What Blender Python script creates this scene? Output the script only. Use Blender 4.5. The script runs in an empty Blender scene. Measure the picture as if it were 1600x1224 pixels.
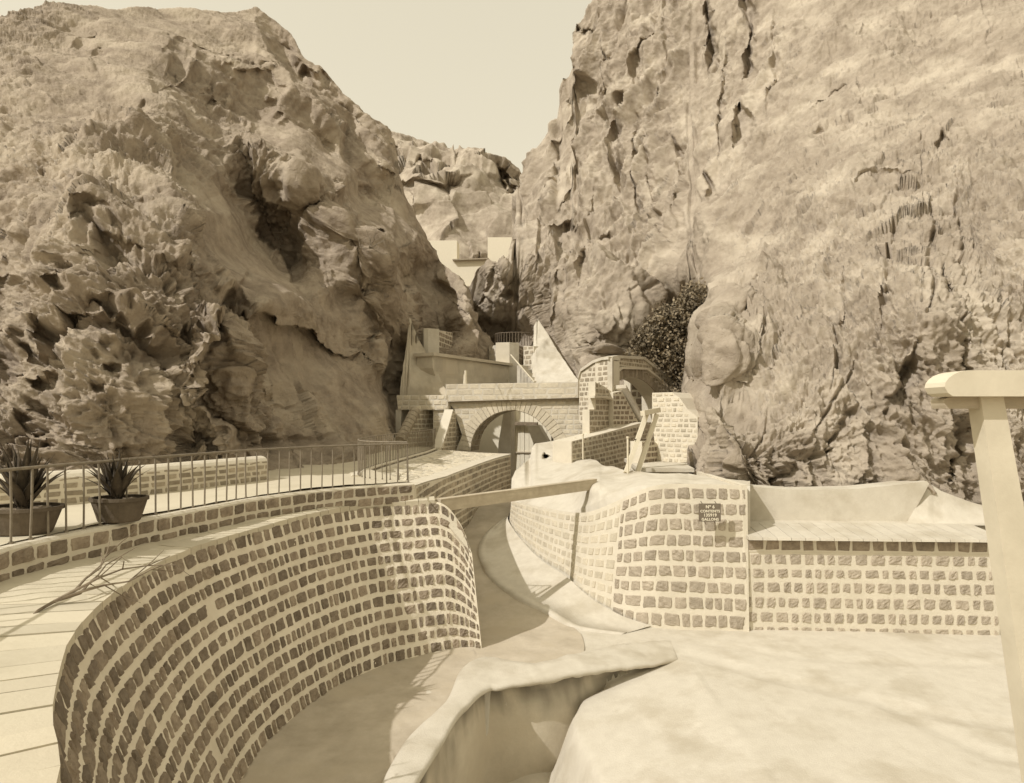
import bpy, math, random
import numpy as np
from mathutils import Vector, geometry
R = math.radians
C = bpy.context.scene.collection
sc = bpy.context.scene
# ------------------------------------------------------------------ camera
cam_d = bpy.data.cameras.new("camera"); cam = bpy.data.objects.new("camera", cam_d); C.objects.link(cam)
cam.location = (0, 0, 0); cam.rotation_euler = (R(90), 0, 0)
cam_d.sensor_width = 36; cam_d.lens = 22.5; cam_d.shift_y = 38/1600
cam_d.clip_start = .1; cam_d.clip_end = 3000
sc.camera = cam
# ------------------------------------------------------------------ light
S = Vector((-.76, -.55, .87)).normalized()          # towards the sun
el = math.asin(S.z); az = math.atan2(S.x, S.y)      # azimuth from +Y clockwise
w = bpy.data.worlds.new("World"); sc.world = w; w.use_nodes = True
nt = w.node_tree; bg = nt.nodes['Background']
sky = nt.nodes.new('ShaderNodeTexSky'); sky.sky_type = 'NISHITA'; sky.sun_disc = False
sky.sun_elevation = el; sky.sun_rotation = az; sky.dust_density = 4.0; sky.air_density = 1.0; sky.altitude = 0
bw = nt.nodes.new('ShaderNodeRGBToBW'); nt.links.new(sky.outputs[0], bw.inputs[0])
# an old albumen print records blue as almost white: compress the sky's brightness, then tone it cream
mp = nt.nodes.new('ShaderNodeMath'); mp.operation = 'POWER'; mp.inputs[1].default_value = .25; nt.links.new(bw.outputs[0], mp.inputs[0])
mx = nt.nodes.new('ShaderNodeMix'); mx.data_type = 'RGBA'; mx.blend_type = 'MULTIPLY'; mx.inputs[0].default_value = 1
nt.links.new(mp.outputs[0], mx.inputs[6]); mx.inputs[7].default_value = (4.5, 4.1, 3.15, 1)
nt.links.new(mx.outputs[2], bg.inputs[0]); bg.inputs[1].default_value = .15
sl = bpy.data.lights.new("sun", 'SUN'); sl.energy = 3.1; sl.angle = R(.5); sl.color = (1, .96, .93)
so = bpy.data.objects.new("sun", sl); C.objects.link(so); so.rotation_euler = S.to_track_quat('Z', 'Y').to_euler(); so.location = (-40, -30, 60)
sc.view_settings.view_transform = 'Standard'; sc.view_settings.look = 'None'; sc.view_settings.gamma = 1
sc.view_settings.exposure = 0.04
# ------------------------------------------------------------------ noise
rs = np.random.RandomState(7)
_T = rs.rand(64, 64, 64).astype(np.float32)
def vnoise(p):
    i = np.floor(p).astype(np.int32); f = (p - i).astype(np.float32); f = f*f*f*(f*(f*6-15)+10)
    i &= 63; j = (i+1) & 63
    a, b, c = i[..., 0], i[..., 1], i[..., 2]; A, B, D = j[..., 0], j[..., 1], j[..., 2]
    x, y, z = f[..., 0], f[..., 1], f[..., 2]
    l = lambda u, v, t: u+(v-u)*t
    return l(l(l(_T[a, b, c], _T[A, b, c], x), l(_T[a, B, c], _T[A, B, c], x), y),
             l(l(_T[a, b, D], _T[A, b, D], x), l(_T[a, B, D], _T[A, B, D], x), y), z)*2-1
def fbm(p, s, o=4, g=.5):
    t = 0; a = 1
    for k in range(o):
        t = t + a*vnoise(p/s+17.3*k); s *= .5; a *= g
    return t
def ridged(p, s, o=3, g=.5):
    t = 0; a = 1
    for k in range(o):
        t = t + a*(1-2*np.abs(vnoise(p/s+31.7*k))); s *= .5; a *= g
    return t
def vor(p, s):                                     # distance to nearest jittered lattice point (pits / lumps)
    q = p/s; i = np.floor(q).astype(np.int32); best = np.full(q.shape[:-1], 9., np.float32); sec = best.copy()
    for dx in (-1, 0, 1):
        for dy in (-1, 0, 1):
            for dz in (-1, 0, 1):
                c = i+np.array([dx, dy, dz]); m = c & 63
                j = np.stack([_T[m[..., 0], m[..., 1], m[..., 2]], _T[m[..., 1], m[..., 2], m[..., 0]], _T[m[..., 2], m[..., 0], m[..., 1]]], -1)
                d = np.linalg.norm(c+j-q, axis=-1)
                sec = np.minimum(sec, np.maximum(best, d)); best = np.minimum(best, d)
    return best, sec
def facet(p, s, off=0.):                           # tilted plane per cell: angular broken blocks
    q = (p+off)/s; i = np.floor(q).astype(np.int32); best = np.full(q.shape[:-1], 9., np.float32); val = np.zeros_like(best)
    for dx in (-1, 0, 1):
        for dy in (-1, 0, 1):
            for dz in (-1, 0, 1):
                c = i+np.array([dx, dy, dz]); m = c & 63
                j = np.stack([_T[m[..., 0], m[..., 1], m[..., 2]], _T[m[..., 1], m[..., 2], m[..., 0]], _T[m[..., 2], m[..., 0], m[..., 1]]], -1)
                v = q-(c+j); d = (v*v).sum(-1); k = d < best
                pl_ = (v*(j[..., [1, 2, 0]]*2-1)).sum(-1)+.5*(j[..., 0]-.5)
                best = np.where(k, d, best); val = np.where(k, pl_, val)
    return val*s
# ------------------------------------------------------------------ materials
def mat(name, col, col2=None, scale=2.0, bump=.3, bscale=20, rough=.9, col3=None, s3=.6, streak=None, deep=0):
    m = bpy.data.materials.new(name); m.use_nodes = True; t = m.node_tree; b = t.nodes['Principled BSDF']
    b.inputs['Roughness'].default_value = rough; b.inputs['Specular IOR Level'].default_value = .2
    g = t.nodes.new('ShaderNodeTexCoord'); co = g.outputs['Object']
    n = t.nodes.new('ShaderNodeTexNoise'); n.inputs['Scale'].default_value = scale; n.inputs['Detail'].default_value = 8; n.inputs['Roughness'].default_value = .65
    t.links.new(co, n.inputs[0])
    r = t.nodes.new('ShaderNodeValToRGB'); r.color_ramp.elements[0].position = .33; r.color_ramp.elements[1].position = .68
    r.color_ramp.elements[0].color = (*(col2 or [c*.75 for c in col]), 1); r.color_ramp.elements[1].color = (*col, 1)
    t.links.new(n.outputs[0], r.inputs[0]); out = r.outputs[0]
    at = t.nodes.new('ShaderNodeAttribute'); at.attribute_name = 'tone'
    if col3:
        n3 = t.nodes.new('ShaderNodeTexNoise'); n3.inputs['Scale'].default_value = s3; n3.inputs['Detail'].default_value = 6; n3.inputs['Roughness'].default_value = .6
        if streak:
            mpg = t.nodes.new('ShaderNodeMapping'); mpg.inputs['Scale'].default_value = streak; t.links.new(co, mpg.inputs[0]); t.links.new(mpg.outputs[0], n3.inputs[0])
        else: t.links.new(co, n3.inputs[0])
        r3 = t.nodes.new('ShaderNodeValToRGB'); r3.color_ramp.elements[0].position = .48; r3.color_ramp.elements[1].position = .66
        t.links.new(n3.outputs[0], r3.inputs[0])
        x = t.nodes.new('ShaderNodeMix'); x.data_type = 'RGBA'; t.links.new(r3.outputs[0], x.inputs[0]); t.links.new(out, x.inputs[6]); x.inputs[7].default_value = (*col3, 1); out = x.outputs[2]
    x = t.nodes.new('ShaderNodeMix'); x.data_type = 'RGBA'; x.blend_type = 'MULTIPLY'; x.inputs[0].default_value = 1
    add = t.nodes.new('ShaderNodeMath'); add.operation = 'ADD'; add.inputs[1].default_value = 1; t.links.new(at.outputs['Fac'], add.inputs[0])
    t.links.new(out, x.inputs[6]); t.links.new(add.outputs[0], x.inputs[7]); t.links.new(x.outputs[2], b.inputs['Base Color'])
    if bump:
        nb = t.nodes.new('ShaderNodeTexNoise'); nb.inputs['Scale'].default_value = bscale; nb.inputs['Detail'].default_value = 8; nb.inputs['Roughness'].default_value = .7; t.links.new(co, nb.inputs[0])
        if deep:
            nb.inputs['Roughness'].default_value = .66; nb.inputs['Detail'].default_value = 8
            vo = t.nodes.new('ShaderNodeTexVoronoi'); vo.feature = 'DISTANCE_TO_EDGE'; vo.inputs['Scale'].default_value = 1.7
            wn = t.nodes.new('ShaderNodeTexNoise'); wn.inputs['Scale'].default_value = 2; wn.inputs['Detail'].default_value = 5; t.links.new(co, wn.inputs[0])
            wm = t.nodes.new('ShaderNodeVectorMath'); wm.operation = 'MULTIPLY_ADD'; wm.inputs[1].default_value = (.9, .9, .9); t.links.new(wn.outputs[1], wm.inputs[0]); t.links.new(co, wm.inputs[2]); t.links.new(wm.outputs[0], vo.inputs['Vector'])
            mr = t.nodes.new('ShaderNodeMapRange'); mr.inputs[1].default_value = 0; mr.inputs[2].default_value = .05; t.links.new(vo.outputs['Distance'], mr.inputs[0])
            b2 = t.nodes.new('ShaderNodeBump'); b2.inputs['Strength'].default_value = .3; b2.inputs['Distance'].default_value = .06; t.links.new(mr.outputs[0], b2.inputs['Height'])
        bp = t.nodes.new('ShaderNodeBump'); bp.inputs['Strength'].default_value = bump; bp.inputs['Distance'].default_value = deep or .05
        if deep: t.links.new(b2.outputs[0], bp.inputs['Normal'])
        t.links.new(nb.outputs[0], bp.inputs['Height']); t.links.new(bp.outputs[0], b.inputs['Normal'])
    return m
M = dict(
 rock=mat('rock', (.42, .35, .265), (.24, .193, .143), 1.2, 1.0, 3, col3=(.46, .39, .295), s3=.25, deep=.13),
 rock_pale=mat('rock_pale', (.425, .362, .282), (.275, .228, .172), 1.0, 1.0, 3, col3=(.50, .435, .34), s3=.35, deep=.10),
 plaster=mat('plaster', (.61, .563, .465), (.55, .503, .41), 3.5, .3, 25, col3=(.48, .43, .335), s3=.9),
 plaster_old=mat('plaster_old', (.62, .56, .44), (.46, .405, .31), .9, .25, 10, col3=(.55, .48, .36), s3=.35),
 mortar=mat('mortar', (.68, .62, .50), (.60, .545, .43), 2, .35, 14),
 mortar_left=mat('mortar_left', (.80, .73, .585), (.66, .59, .46), 1.2, .4, 14),
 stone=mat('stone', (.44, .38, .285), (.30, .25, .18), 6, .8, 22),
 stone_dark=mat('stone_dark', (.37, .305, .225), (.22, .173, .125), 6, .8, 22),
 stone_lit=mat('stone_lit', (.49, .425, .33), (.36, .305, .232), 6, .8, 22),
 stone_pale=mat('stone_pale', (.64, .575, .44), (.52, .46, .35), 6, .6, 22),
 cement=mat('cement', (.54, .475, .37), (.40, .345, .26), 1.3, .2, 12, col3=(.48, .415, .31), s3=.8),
 stained=mat('stained', (.54, .475, .36), (.40, .34, .25), 1.6, .3, 14, col3=(.20, .16, .112), s3=1.3, streak=(2.2, 2.2, .45)),
 terrace=mat('terrace', (.64, .58, .445), (.53, .475, .355), .8, .25, 10, col3=(.55, .49, .37), s3=.4),
 wood=mat('wood', (.56, .49, .365), (.42, .355, .26), 3, .2, 18, col3=(.44, .38, .28), s3=3, streak=(.4, .4, 4)),
 whitewood=mat('whitewood', (.70, .635, .49), (.60, .54, .41), 3, .1, 18),
 iron=mat('iron', (.20, .165, .12), (.13, .10, .075), 8, .1, 30, rough=.6),
 iron_pale=mat('iron_pale', (.27, .23, .17), (.18, .15, .11), 8, .1, 30, rough=.6),
 plaque=mat('plaque', (.19, .16, .12), (.16, .13, .095), 5, .05, 30),
 letter=mat('letter', (.80, .74, .59), (.76, .70, .55), 5, 0, 30),
 leaf=mat('leaf', (.22, .18, .12), (.10, .08, .052), 3, 0, 20),
 agave=mat('agave', (.10, .08, .055), (.05, .039, .027), 4, .1, 20),  # base colour darkened for the shade the plants stand in
 bark=mat('bark', (.30, .245, .17), (.18, .14, .10), 6, .5, 20),
 tub=mat('tub', (.15, .12, .085), (.09, .07, .05), 3, .3, 20),  # shade on the planters put into this darker base colour
)
# ------------------------------------------------------------------ helpers
def P(px, py, D): return np.array([(px-800)/1000*D, D, (650-py)/1000*D])
def tag(o, label=None, cat=None, group=None, kind=None):
    if label: o['label'] = label
    if cat: o['category'] = cat
    if group: o['group'] = group
    if kind: o['kind'] = kind
    return o
def empty(name, loc=(0, 0, 0)):
    o = bpy.data.objects.new(name, None); C.objects.link(o); o.location = loc; o.empty_display_size = .2; return o
class MB:
    def __init__(s): s.v = []; s.f = []; s.m = []; s.t = []; s.n = 0
    def add(s, V, F, m=0, tone=0.):
        V = np.asarray(V, float).reshape(-1, 3); s.v.append(V)
        s.f += [tuple(int(i)+s.n for i in f) for f in F]; s.m += [m]*len(F); s.t.append(np.full(len(V), tone)); s.n += len(V)
    def grid(s, G, m=0, tone=0., closed=False):
        a, b = G.shape[:2]; F = []
        for i in range(a-1):
            for j in range(b-1 if not closed else b):
                k = (j+1) % b; F.append((i*b+j, i*b+k, (i+1)*b+k, (i+1)*b+j))
        s.add(G.reshape(-1, 3), F, m, tone)
    def box(s, c8, m=0, tone=0.):                   # 4 bottom then 4 top
        s.add(c8, [(0, 3, 2, 1), (4, 5, 6, 7), (0, 1, 5, 4), (1, 2, 6, 5), (2, 3, 7, 6), (3, 0, 4, 7)], m, tone)
    def abox(s, x0, x1, y0, y1, z0, z1, m=0):
        s.box([(x0, y0, z0), (x1, y0, z0), (x1, y1, z0), (x0, y1, z0), (x0, y0, z1), (x1, y0, z1), (x1, y1, z1), (x0, y1, z1)], m)
    def tube(s, pts, r, n=6, m=0, cap=True):
        pts = [np.array(p, float) for p in pts]; rr = r if hasattr(r, '__len__') else [r]*len(pts); rings = []
        for i, p in enumerate(pts):
            d = pts[min(i+1, len(pts)-1)]-pts[max(i-1, 0)]; d = d/(np.linalg.norm(d)+1e-9)
            u = np.cross(d, (0, 0, 1.)) if abs(d[2]) < .9 else np.cross(d, (0, 1., 0)); u /= np.linalg.norm(u); v = np.cross(d, u)
            rings.append([p+rr[i]*(math.cos(a)*u+math.sin(a)*v) for a in [2*math.pi*(k+.5)/n for k in range(n)]])
        G = np.array(rings); k0 = s.n; s.grid(G, m, closed=True)
        if cap:
            s.add(G[0], [tuple(range(n))], m); s.add(G[-1], [tuple(range(n))[::-1]], m)
    def obj(s, name, mats, parent=None, smooth=False):
        me = bpy.data.meshes.new(name); V = np.vstack(s.v)
        me.from_pydata(V.tolist(), [], s.f)
        for k in (mats if isinstance(mats, (list, tuple)) else [mats]): me.materials.append(M[k])
        me.polygons.foreach_set('material_index', np.array(s.m, np.int32))
        if smooth: me.polygons.foreach_set('use_smooth', np.ones(len(s.f), bool))
        at = me.attributes.new('tone', 'FLOAT', 'POINT'); at.data.foreach_set('value', np.concatenate(s.t).astype(np.float32))
        me.update(); o = bpy.data.objects.new(name, me); C.objects.link(o); o.parent = parent
        return o
def bigmesh(name, G, m, parent=None, smooth=True):
    a, b = G.shape[:2]; me = bpy.data.meshes.new(name); nv = a*b
    idx = np.arange(nv).reshape(a, b); q = np.stack([idx[:-1, :-1], idx[:-1, 1:], idx[1:, 1:], idx[1:, :-1]], -1).reshape(-1, 4)
    me.vertices.add(nv); me.vertices.foreach_set('co', G.reshape(-1).astype(np.float32))
    me.loops.add(q.size); me.loops.foreach_set('vertex_index', q.reshape(-1).astype(np.int32))
    me.polygons.add(len(q)); me.polygons.foreach_set('loop_start', np.arange(0, q.size, 4, dtype=np.int32)); me.polygons.foreach_set('loop_total', np.full(len(q), 4, np.int32))
    me.polygons.foreach_set('use_smooth', np.full(len(q), smooth)); me.materials.append(M[m]); me.update(calc_edges=True); me.validate()
    o = bpy.data.objects.new(name, me); C.objects.link(o); o.parent = parent; return o
def smooth_poly(pts, n):
    pts = np.array(pts, float); t = np.r_[0, np.cumsum(np.linalg.norm(np.diff(pts, axis=0), axis=1))]
    # Catmull-Rom through the points at even arc steps
    out = []; L = t[-1]
    for k in range(n):
        s = L*k/(n-1); i = min(max(np.searchsorted(t, s)-1, 0), len(pts)-2); u = (s-t[i])/(t[i+1]-t[i])
        p0 = pts[max(i-1, 0)]; p1 = pts[i]; p2 = pts[i+1]; p3 = pts[min(i+2, len(pts)-1)]
        out.append(.5*((2*p1)+(-p0+p2)*u+(2*p0-5*p1+4*p2-p3)*u*u+(-p0+3*p1-3*p2+p3)*u**3))
    return np.array(out)
rnd = random.Random(3)
def stone(mb, f, u0, u1, w0, w1, t, m, hero, tone):
    """one dressed stone on surface f(u,w,h)->xyz"""
    if u1-u0 < .03 or w1-w0 < .03: return
    cu, cw, hu, hw = (u0+u1)/2, (w0+w1)/2, (u1-u0)/2, (w1-w0)/2
    n = 7 if hero else 4; AX = (-1, -.86, -.45, 0, .45, .86, 1) if hero else (-1, -.8, .8, 1)
    js = [rnd.uniform(-.08, .08) for _ in range(8)]; ph = [rnd.uniform(0, 9) for _ in range(6)]
    G = np.zeros((n, n, 3))
    for i in range(n):
        for j in range(n):
            a = AX[i]; b = AX[j]
            k = 1-.05*(a*a*b*b)
            x = a*k+js[0]*a*b+js[1]*b+js[2]*b*b*.7+(.05*math.sin(ph[0]+5*b) if hero and abs(a) == 1 else 0)
            y = b*k+js[3]*a*b+js[4]*a+js[5]*a*a*.7+(.05*math.sin(ph[1]+5*a) if hero and abs(b) == 1 else 0)
            e = max(abs(a), abs(b))
            if e > .999: h = -.01
            else:
                h = t*(.75+.25*(1-e))
                if hero: h += t*.38*math.sin(ph[2]+4.1*a+2*b)*math.sin(ph[3]+3.7*b)+t*.3*rnd.uniform(-1, 1)
                else: h += t*.25*rnd.uniform(-1, 1)
            G[i, j] = f(cu+x*hu, cw+y*hw, h)
    mb.grid(G, m, tone)
def courses(mb, f, U0, U1, W0, W1, rh, wr, mortar, t, m=1, hero=False, inside=None, shear=0., jitter=.5, tv=.35, skip=0):
    """fill a (u,w) region with courses of stones. inside(u,w)->bool clips"""
    nr = max(1, round((W1-W0)/rh)); hs = np.array([rnd.uniform(.9, 1.1) for _ in range(nr)]); hs *= (W1-W0)/hs.sum(); w = W0; row = 0; mu_ = mortar*.8
    while row < nr:
        h = hs[row]; u = U0-rnd.uniform(0, wr[1])
        while u < U1:
            L = rnd.uniform(*wr); a, b = max(u, U0)+mu_/2, min(u+L, U1)-mu_/2
            lo, hi = w+mortar/2, w+h-mortar/2
            if rnd.random() < jitter: lo += rnd.uniform(0, .07)*h; hi -= rnd.uniform(0, .07)*h
            u += L
            if b-a < .3*wr[0] or rnd.random() < skip: continue
            sh = shear*((a+b)/2)
            lo2, hi2 = lo+sh, hi+sh
            if inside:
                cs = [(a, lo2), (b, lo2), (b, hi2), (a, hi2)]
                k = 0
                while k < 5 and not all(inside(*c) for c in cs):
                    mu, mw = (a+b)/2, (lo2+hi2)/2
                    bad = [not inside(*c) for c in cs]
                    if all(bad): k = 9; break
                    if bad[0] and bad[3]: a += .2*(b-a)
                    if bad[1] and bad[2]: b -= .2*(b-a)
                    if bad[0] and bad[1]: lo2 += .2*(hi2-lo2)
                    if bad[2] and bad[3]: hi2 -= .2*(hi2-lo2)
                    if sum(bad) == 1: a += .1*(b-a); b -= .1*(b-a); lo2 += .1*(hi2-lo2); hi2 -= .1*(hi2-lo2)
                    cs = [(a, lo2), (b, lo2), (b, hi2), (a, hi2)]; k += 1
                if k >= 5: continue
            stone(mb, f, a, b, lo2, hi2, t*rnd.uniform(.7, 1.3), m, hero, rnd.uniform(-tv, tv))
        w += h; row += 1
def inpoly(poly):
    P_ = [tuple(p) for p in poly]
    def g(x, y):
        c = False; j = len(P_)-1
        for i in range(len(P_)):
            xi, yi = P_[i]; xj, yj = P_[j]
            if (yi > y) != (yj > y) and x < (xj-xi)*(y-yi)/(yj-yi)+xi: c = not c
            j = i
        return c
    return g
class Plane:                                        # vertical plane through two (pixel, distance) points
    def __init__(s, pa, Da, pb, Db):
        s.A = np.array([(pa-800)/1000*Da, Da]); B = np.array([(pb-800)/1000*Db, Db]); s.L = np.linalg.norm(B-s.A); s.U = (B-s.A)/s.L
        s.N = np.array([s.U[1], -s.U[0]])
    def D(s, px):
        k = (px-800)/1000; # A + u U = (kD, D)
        u = (k*s.A[1]-s.A[0])/(s.U[0]-k*s.U[1]); return s.A[1]+u*s.U[1], u
    def uw(s, px, py):
        D, u = s.D(px); return (u, (650-py)/1000*D)
    def f(s, u, w, h=0): q = s.A+u*s.U+h*s.N; return (q[0], q[1], w)
def slab(mb, pl, poly, thick, m=0, holes=(), h0=0.):
    """prism of a (u,w) polygon standing on plane pl, h0 proud, thick deep"""
    loops = [poly]+list(holes); pts = [p for l in loops for p in l]
    tris = geometry.tessellate_polygon([[Vector((p[0], p[1], 0)) for p in l] for l in loops])
    n = len(pts); V = [pl.f(p[0], p[1], h0) for p in pts]+[pl.f(p[0], p[1], h0-thick) for p in pts]
    F = [tuple(t) for t in tris]+[tuple(i+n for i in t[::-1]) for t in tris]; k = 0
    for l in loops:
        for i in range(len(l)):
            a, b = k+i, k+(i+1) % len(l); F.append((a, b, b+n, a+n))
        k += len(l)
    mb.add(V, F, m)
def facade(name, pl, out_px, thick, mats, rh=.3, wr=(.25, .55), mortar=.07, t=.03, holes_px=(), parent=None, shear=0., stones=True, h0=0., tv=.35, hero=False, xtra=None, skip=0):
    mb = MB(); poly = [pl.uw(*p) for p in out_px]; holes = [[pl.uw(*p) for p in h] for h in holes_px]
    slab(mb, pl, poly, thick, 0, holes, h0)
    if stones:
        ip = inpoly(poly); ihs = [inpoly(h) for h in holes]
        ins = lambda u, w: ip(u, w) and not any(g(u, w) for g in ihs)
        us = [p[0] for p in poly]; ws = [p[1] for p in poly]; sh = [shear*u for u in us]
        courses(mb, lambda u, w, h: pl.f(u, w, h+h0), min(us), max(us), min(ws)-max(sh), max(ws)-min(sh), rh, wr, mortar, t, 1, hero, ins, shear, tv=tv, skip=skip)
    if xtra: xtra(mb)
    o = mb.obj(name, mats, parent); me = o.data
    import bmesh
    bm = bmesh.new(); bm.from_mesh(me); bmesh.ops.recalc_face_normals(bm, faces=[f for f in bm.faces if f.material_index == 0]); bm.to_mesh(me); bm.free()
    return o
# ------------------------------------------------------------------ rock sheets
def rbf(ctrl, X, Y):
    c = np.array(ctrl, float); n = len(c); p = c[:, :2]/100; d = np.sqrt((np.linalg.norm(p[:, None]-p[None], axis=2))**2+.03)
    A = np.block([[d+np.eye(n)*1e-6, np.c_[np.ones(n), p]], [np.r_[[np.ones(n)], p.T], np.zeros((3, 3))]])
    s = np.linalg.solve(A, np.r_[np.log(c[:, 2]), 0, 0, 0]); sh = X.shape; q = np.c_[X.ravel(), Y.ravel()]/100; out = np.zeros(len(q))
    for k in range(0, len(q), 50000):
        z = q[k:k+50000]; out[k:k+50000] = np.sqrt(((z[:, None]-p[None])**2).sum(2)+.03)@s[:n]+s[n]+z@s[n+1:]
    return np.exp(out).reshape(sh)
def segd(X, Y, pts):                                 # signed distance (px) to polyline (+ right of travel) and param
    best = np.full(X.shape, 1e9); sg = np.zeros(X.shape); tt = np.zeros(X.shape); n = len(pts)-1
    for i in range(n):
        ax, ay = pts[i][:2]; bx, by = pts[i+1][:2]; dx, dy = bx-ax, by-ay; L = dx*dx+dy*dy
        t = np.clip(((X-ax)*dx+(Y-ay)*dy)/L, 0, 1); ex, ey = X-ax-t*dx, Y-ay-t*dy; d = np.hypot(ex, ey)
        m = d < best; best = np.where(m, d, best); sg = np.where(m, np.sign(dx*(Y-ay)-dy*(X-ax)), sg); tt = np.where(m, (i+t)/n, tt)
    return best, sg, tt
def sheet(name, x0, x1, nx, ny, top, bot, ctrl, m, cracks=(), disp=None, back=10, backd=.5, skirt=4, wob=0, cscale=1.):
    xs = np.linspace(x0, x1, nx); tp = np.interp(xs, *zip(*top)); bt = np.interp(xs, *zip(*bot))
    v = np.linspace(0, 1, ny)[:, None]; X = np.repeat(xs[None], ny, 0); Y = bt+(tp-bt)*v
    cx = np.linspace(0, nx-1, max(nx//5, 20)).round().astype(int); cy = np.linspace(0, ny-1, max(ny//5, 20)).round().astype(int)
    Dc = rbf(ctrl, X[np.ix_(cy, cx)], Y[np.ix_(cy, cx)])
    tmp = np.stack([np.interp(np.arange(nx), cx, r) for r in Dc]); D = np.stack([np.interp(np.arange(ny), cy, tmp[:, i]) for i in range(nx)], 1)
    if wob:
        q = np.stack([X/60., Y/60., X*0+5], -1); wx, wy = X+wob*fbm(q, 1., 4), Y+wob*fbm(q+9, 1., 4)
    else: wx, wy = X, Y
    D0 = D.copy(); cvar = np.clip(1+.9*fbm(np.stack([X/22., Y/22., X*0+2], -1).astype(np.float32), 1., 3), .35, 1.9)
    for pts, wd, dep, *kind in cracks:
        if not kind: dep *= cscale
        d, sg, t = segd(wx, wy, pts); ta = np.clip(np.minimum(t, 1-t)*5, .25, 1) if len(pts) > 1 else 1
        if kind:                                     # a rib: near on its left, falling back behind its right edge
            ta = np.clip(np.minimum(t, 1-t)*4, 0, 1); rt = sg*np.sign(pts[-1][1]-pts[0][1]+.01) < 0; D = D+np.where(rt, dep*ta*np.clip(d/5, 0, 1)*np.exp(-(d/wd)**4), dep*ta*-.25*np.exp(-(d/(wd*.5))**2)); continue
        k = d/(wd*ta*cvar)
        if dep > 0:                                  # asymmetric: sharp lip on the left, gentle on the right
            prof = np.where(sg*np.sign(pts[-1][1]-pts[0][1]+.01) > 0, np.clip(1-k*1.0, 0, 1), np.clip(1-k*.55, 0, 1))
            D = D+dep*ta*prof**.7
        else: D = D+dep*np.exp(-k*k)
    G = np.stack([(X-800)/1000*D, D, (650-Y)/1000*D], -1)
    if disp is not None:
        G0 = np.stack([(X-800)/1000*D0, D0, (650-Y)/1000*D0], -1); du = np.gradient(G0, axis=1); dv = np.gradient(G0, axis=0); N = np.cross(du, dv); N /= np.linalg.norm(N, axis=2, keepdims=True)+1e-9
        N *= np.sign(-(N*G).sum(2, keepdims=True)+1e-9)
        # smooth the normals so that cracks do not fold
        for _ in range(8): N[1:-1, 1:-1] = (N[:-2, 1:-1]+N[2:, 1:-1]+N[1:-1, :-2]+N[1:-1, 2:])/4
        vd = np.clip(np.abs((N*G0/np.linalg.norm(G0, axis=2, keepdims=True)).sum(2))*1.7, .12, 1); cell = np.maximum(np.linalg.norm(du, axis=2), np.linalg.norm(dv, axis=2)); vd = vd*np.clip((.11/cell)**1.5, 0, 1); G = G+N*disp(G0.astype(np.float32), X, Y, vd)[..., None]
    rows = [G]
    if back:
        T = G[-1]; ex = []
        for k in range(1, back+1):
            s = k/back; q = T.copy(); dirv = T[:, :2]/np.linalg.norm(T[:, :2], axis=1, keepdims=True)
            q[:, :2] += dirv*backd*s*T[:, 1:2]; q[:, 2] += -s*s*(T[:, 2]+8)+.3*fbm(np.c_[q[:, :2], q[:, 2]].astype(np.float32), 3., 3)*(s > 0); ex.append(q)
        rows.append(np.array(ex))
    B = G[0].copy(); B[:, 2] -= skirt; rows.insert(0, B[None])
    return bigmesh(name, np.concatenate(rows), m)
def loft(name, A, B, n, m, parent=None, up=0, rough=0, tone=0., mb=None, mi=0):
    t = np.linspace(0, 1, n)[:, None, None]; G = A[None]*(1-t)+B[None]*t
    if up: G[..., 2] += up*np.sin(np.pi*t[..., 0])
    if rough: G[..., 2] += rough*fbm(G.astype(np.float32), .6, 4)
    if mb is not None: mb.grid(G, mi, tone); return
    return bigmesh(name, G, m, parent)
exec_parts = []
# ================================================================== SETTING
mb = MB(); mb.abox(-900, 900, -300, 1500, -30, -12.0); tag(mb.obj('ground', 'rock'), kind='structure')

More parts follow.
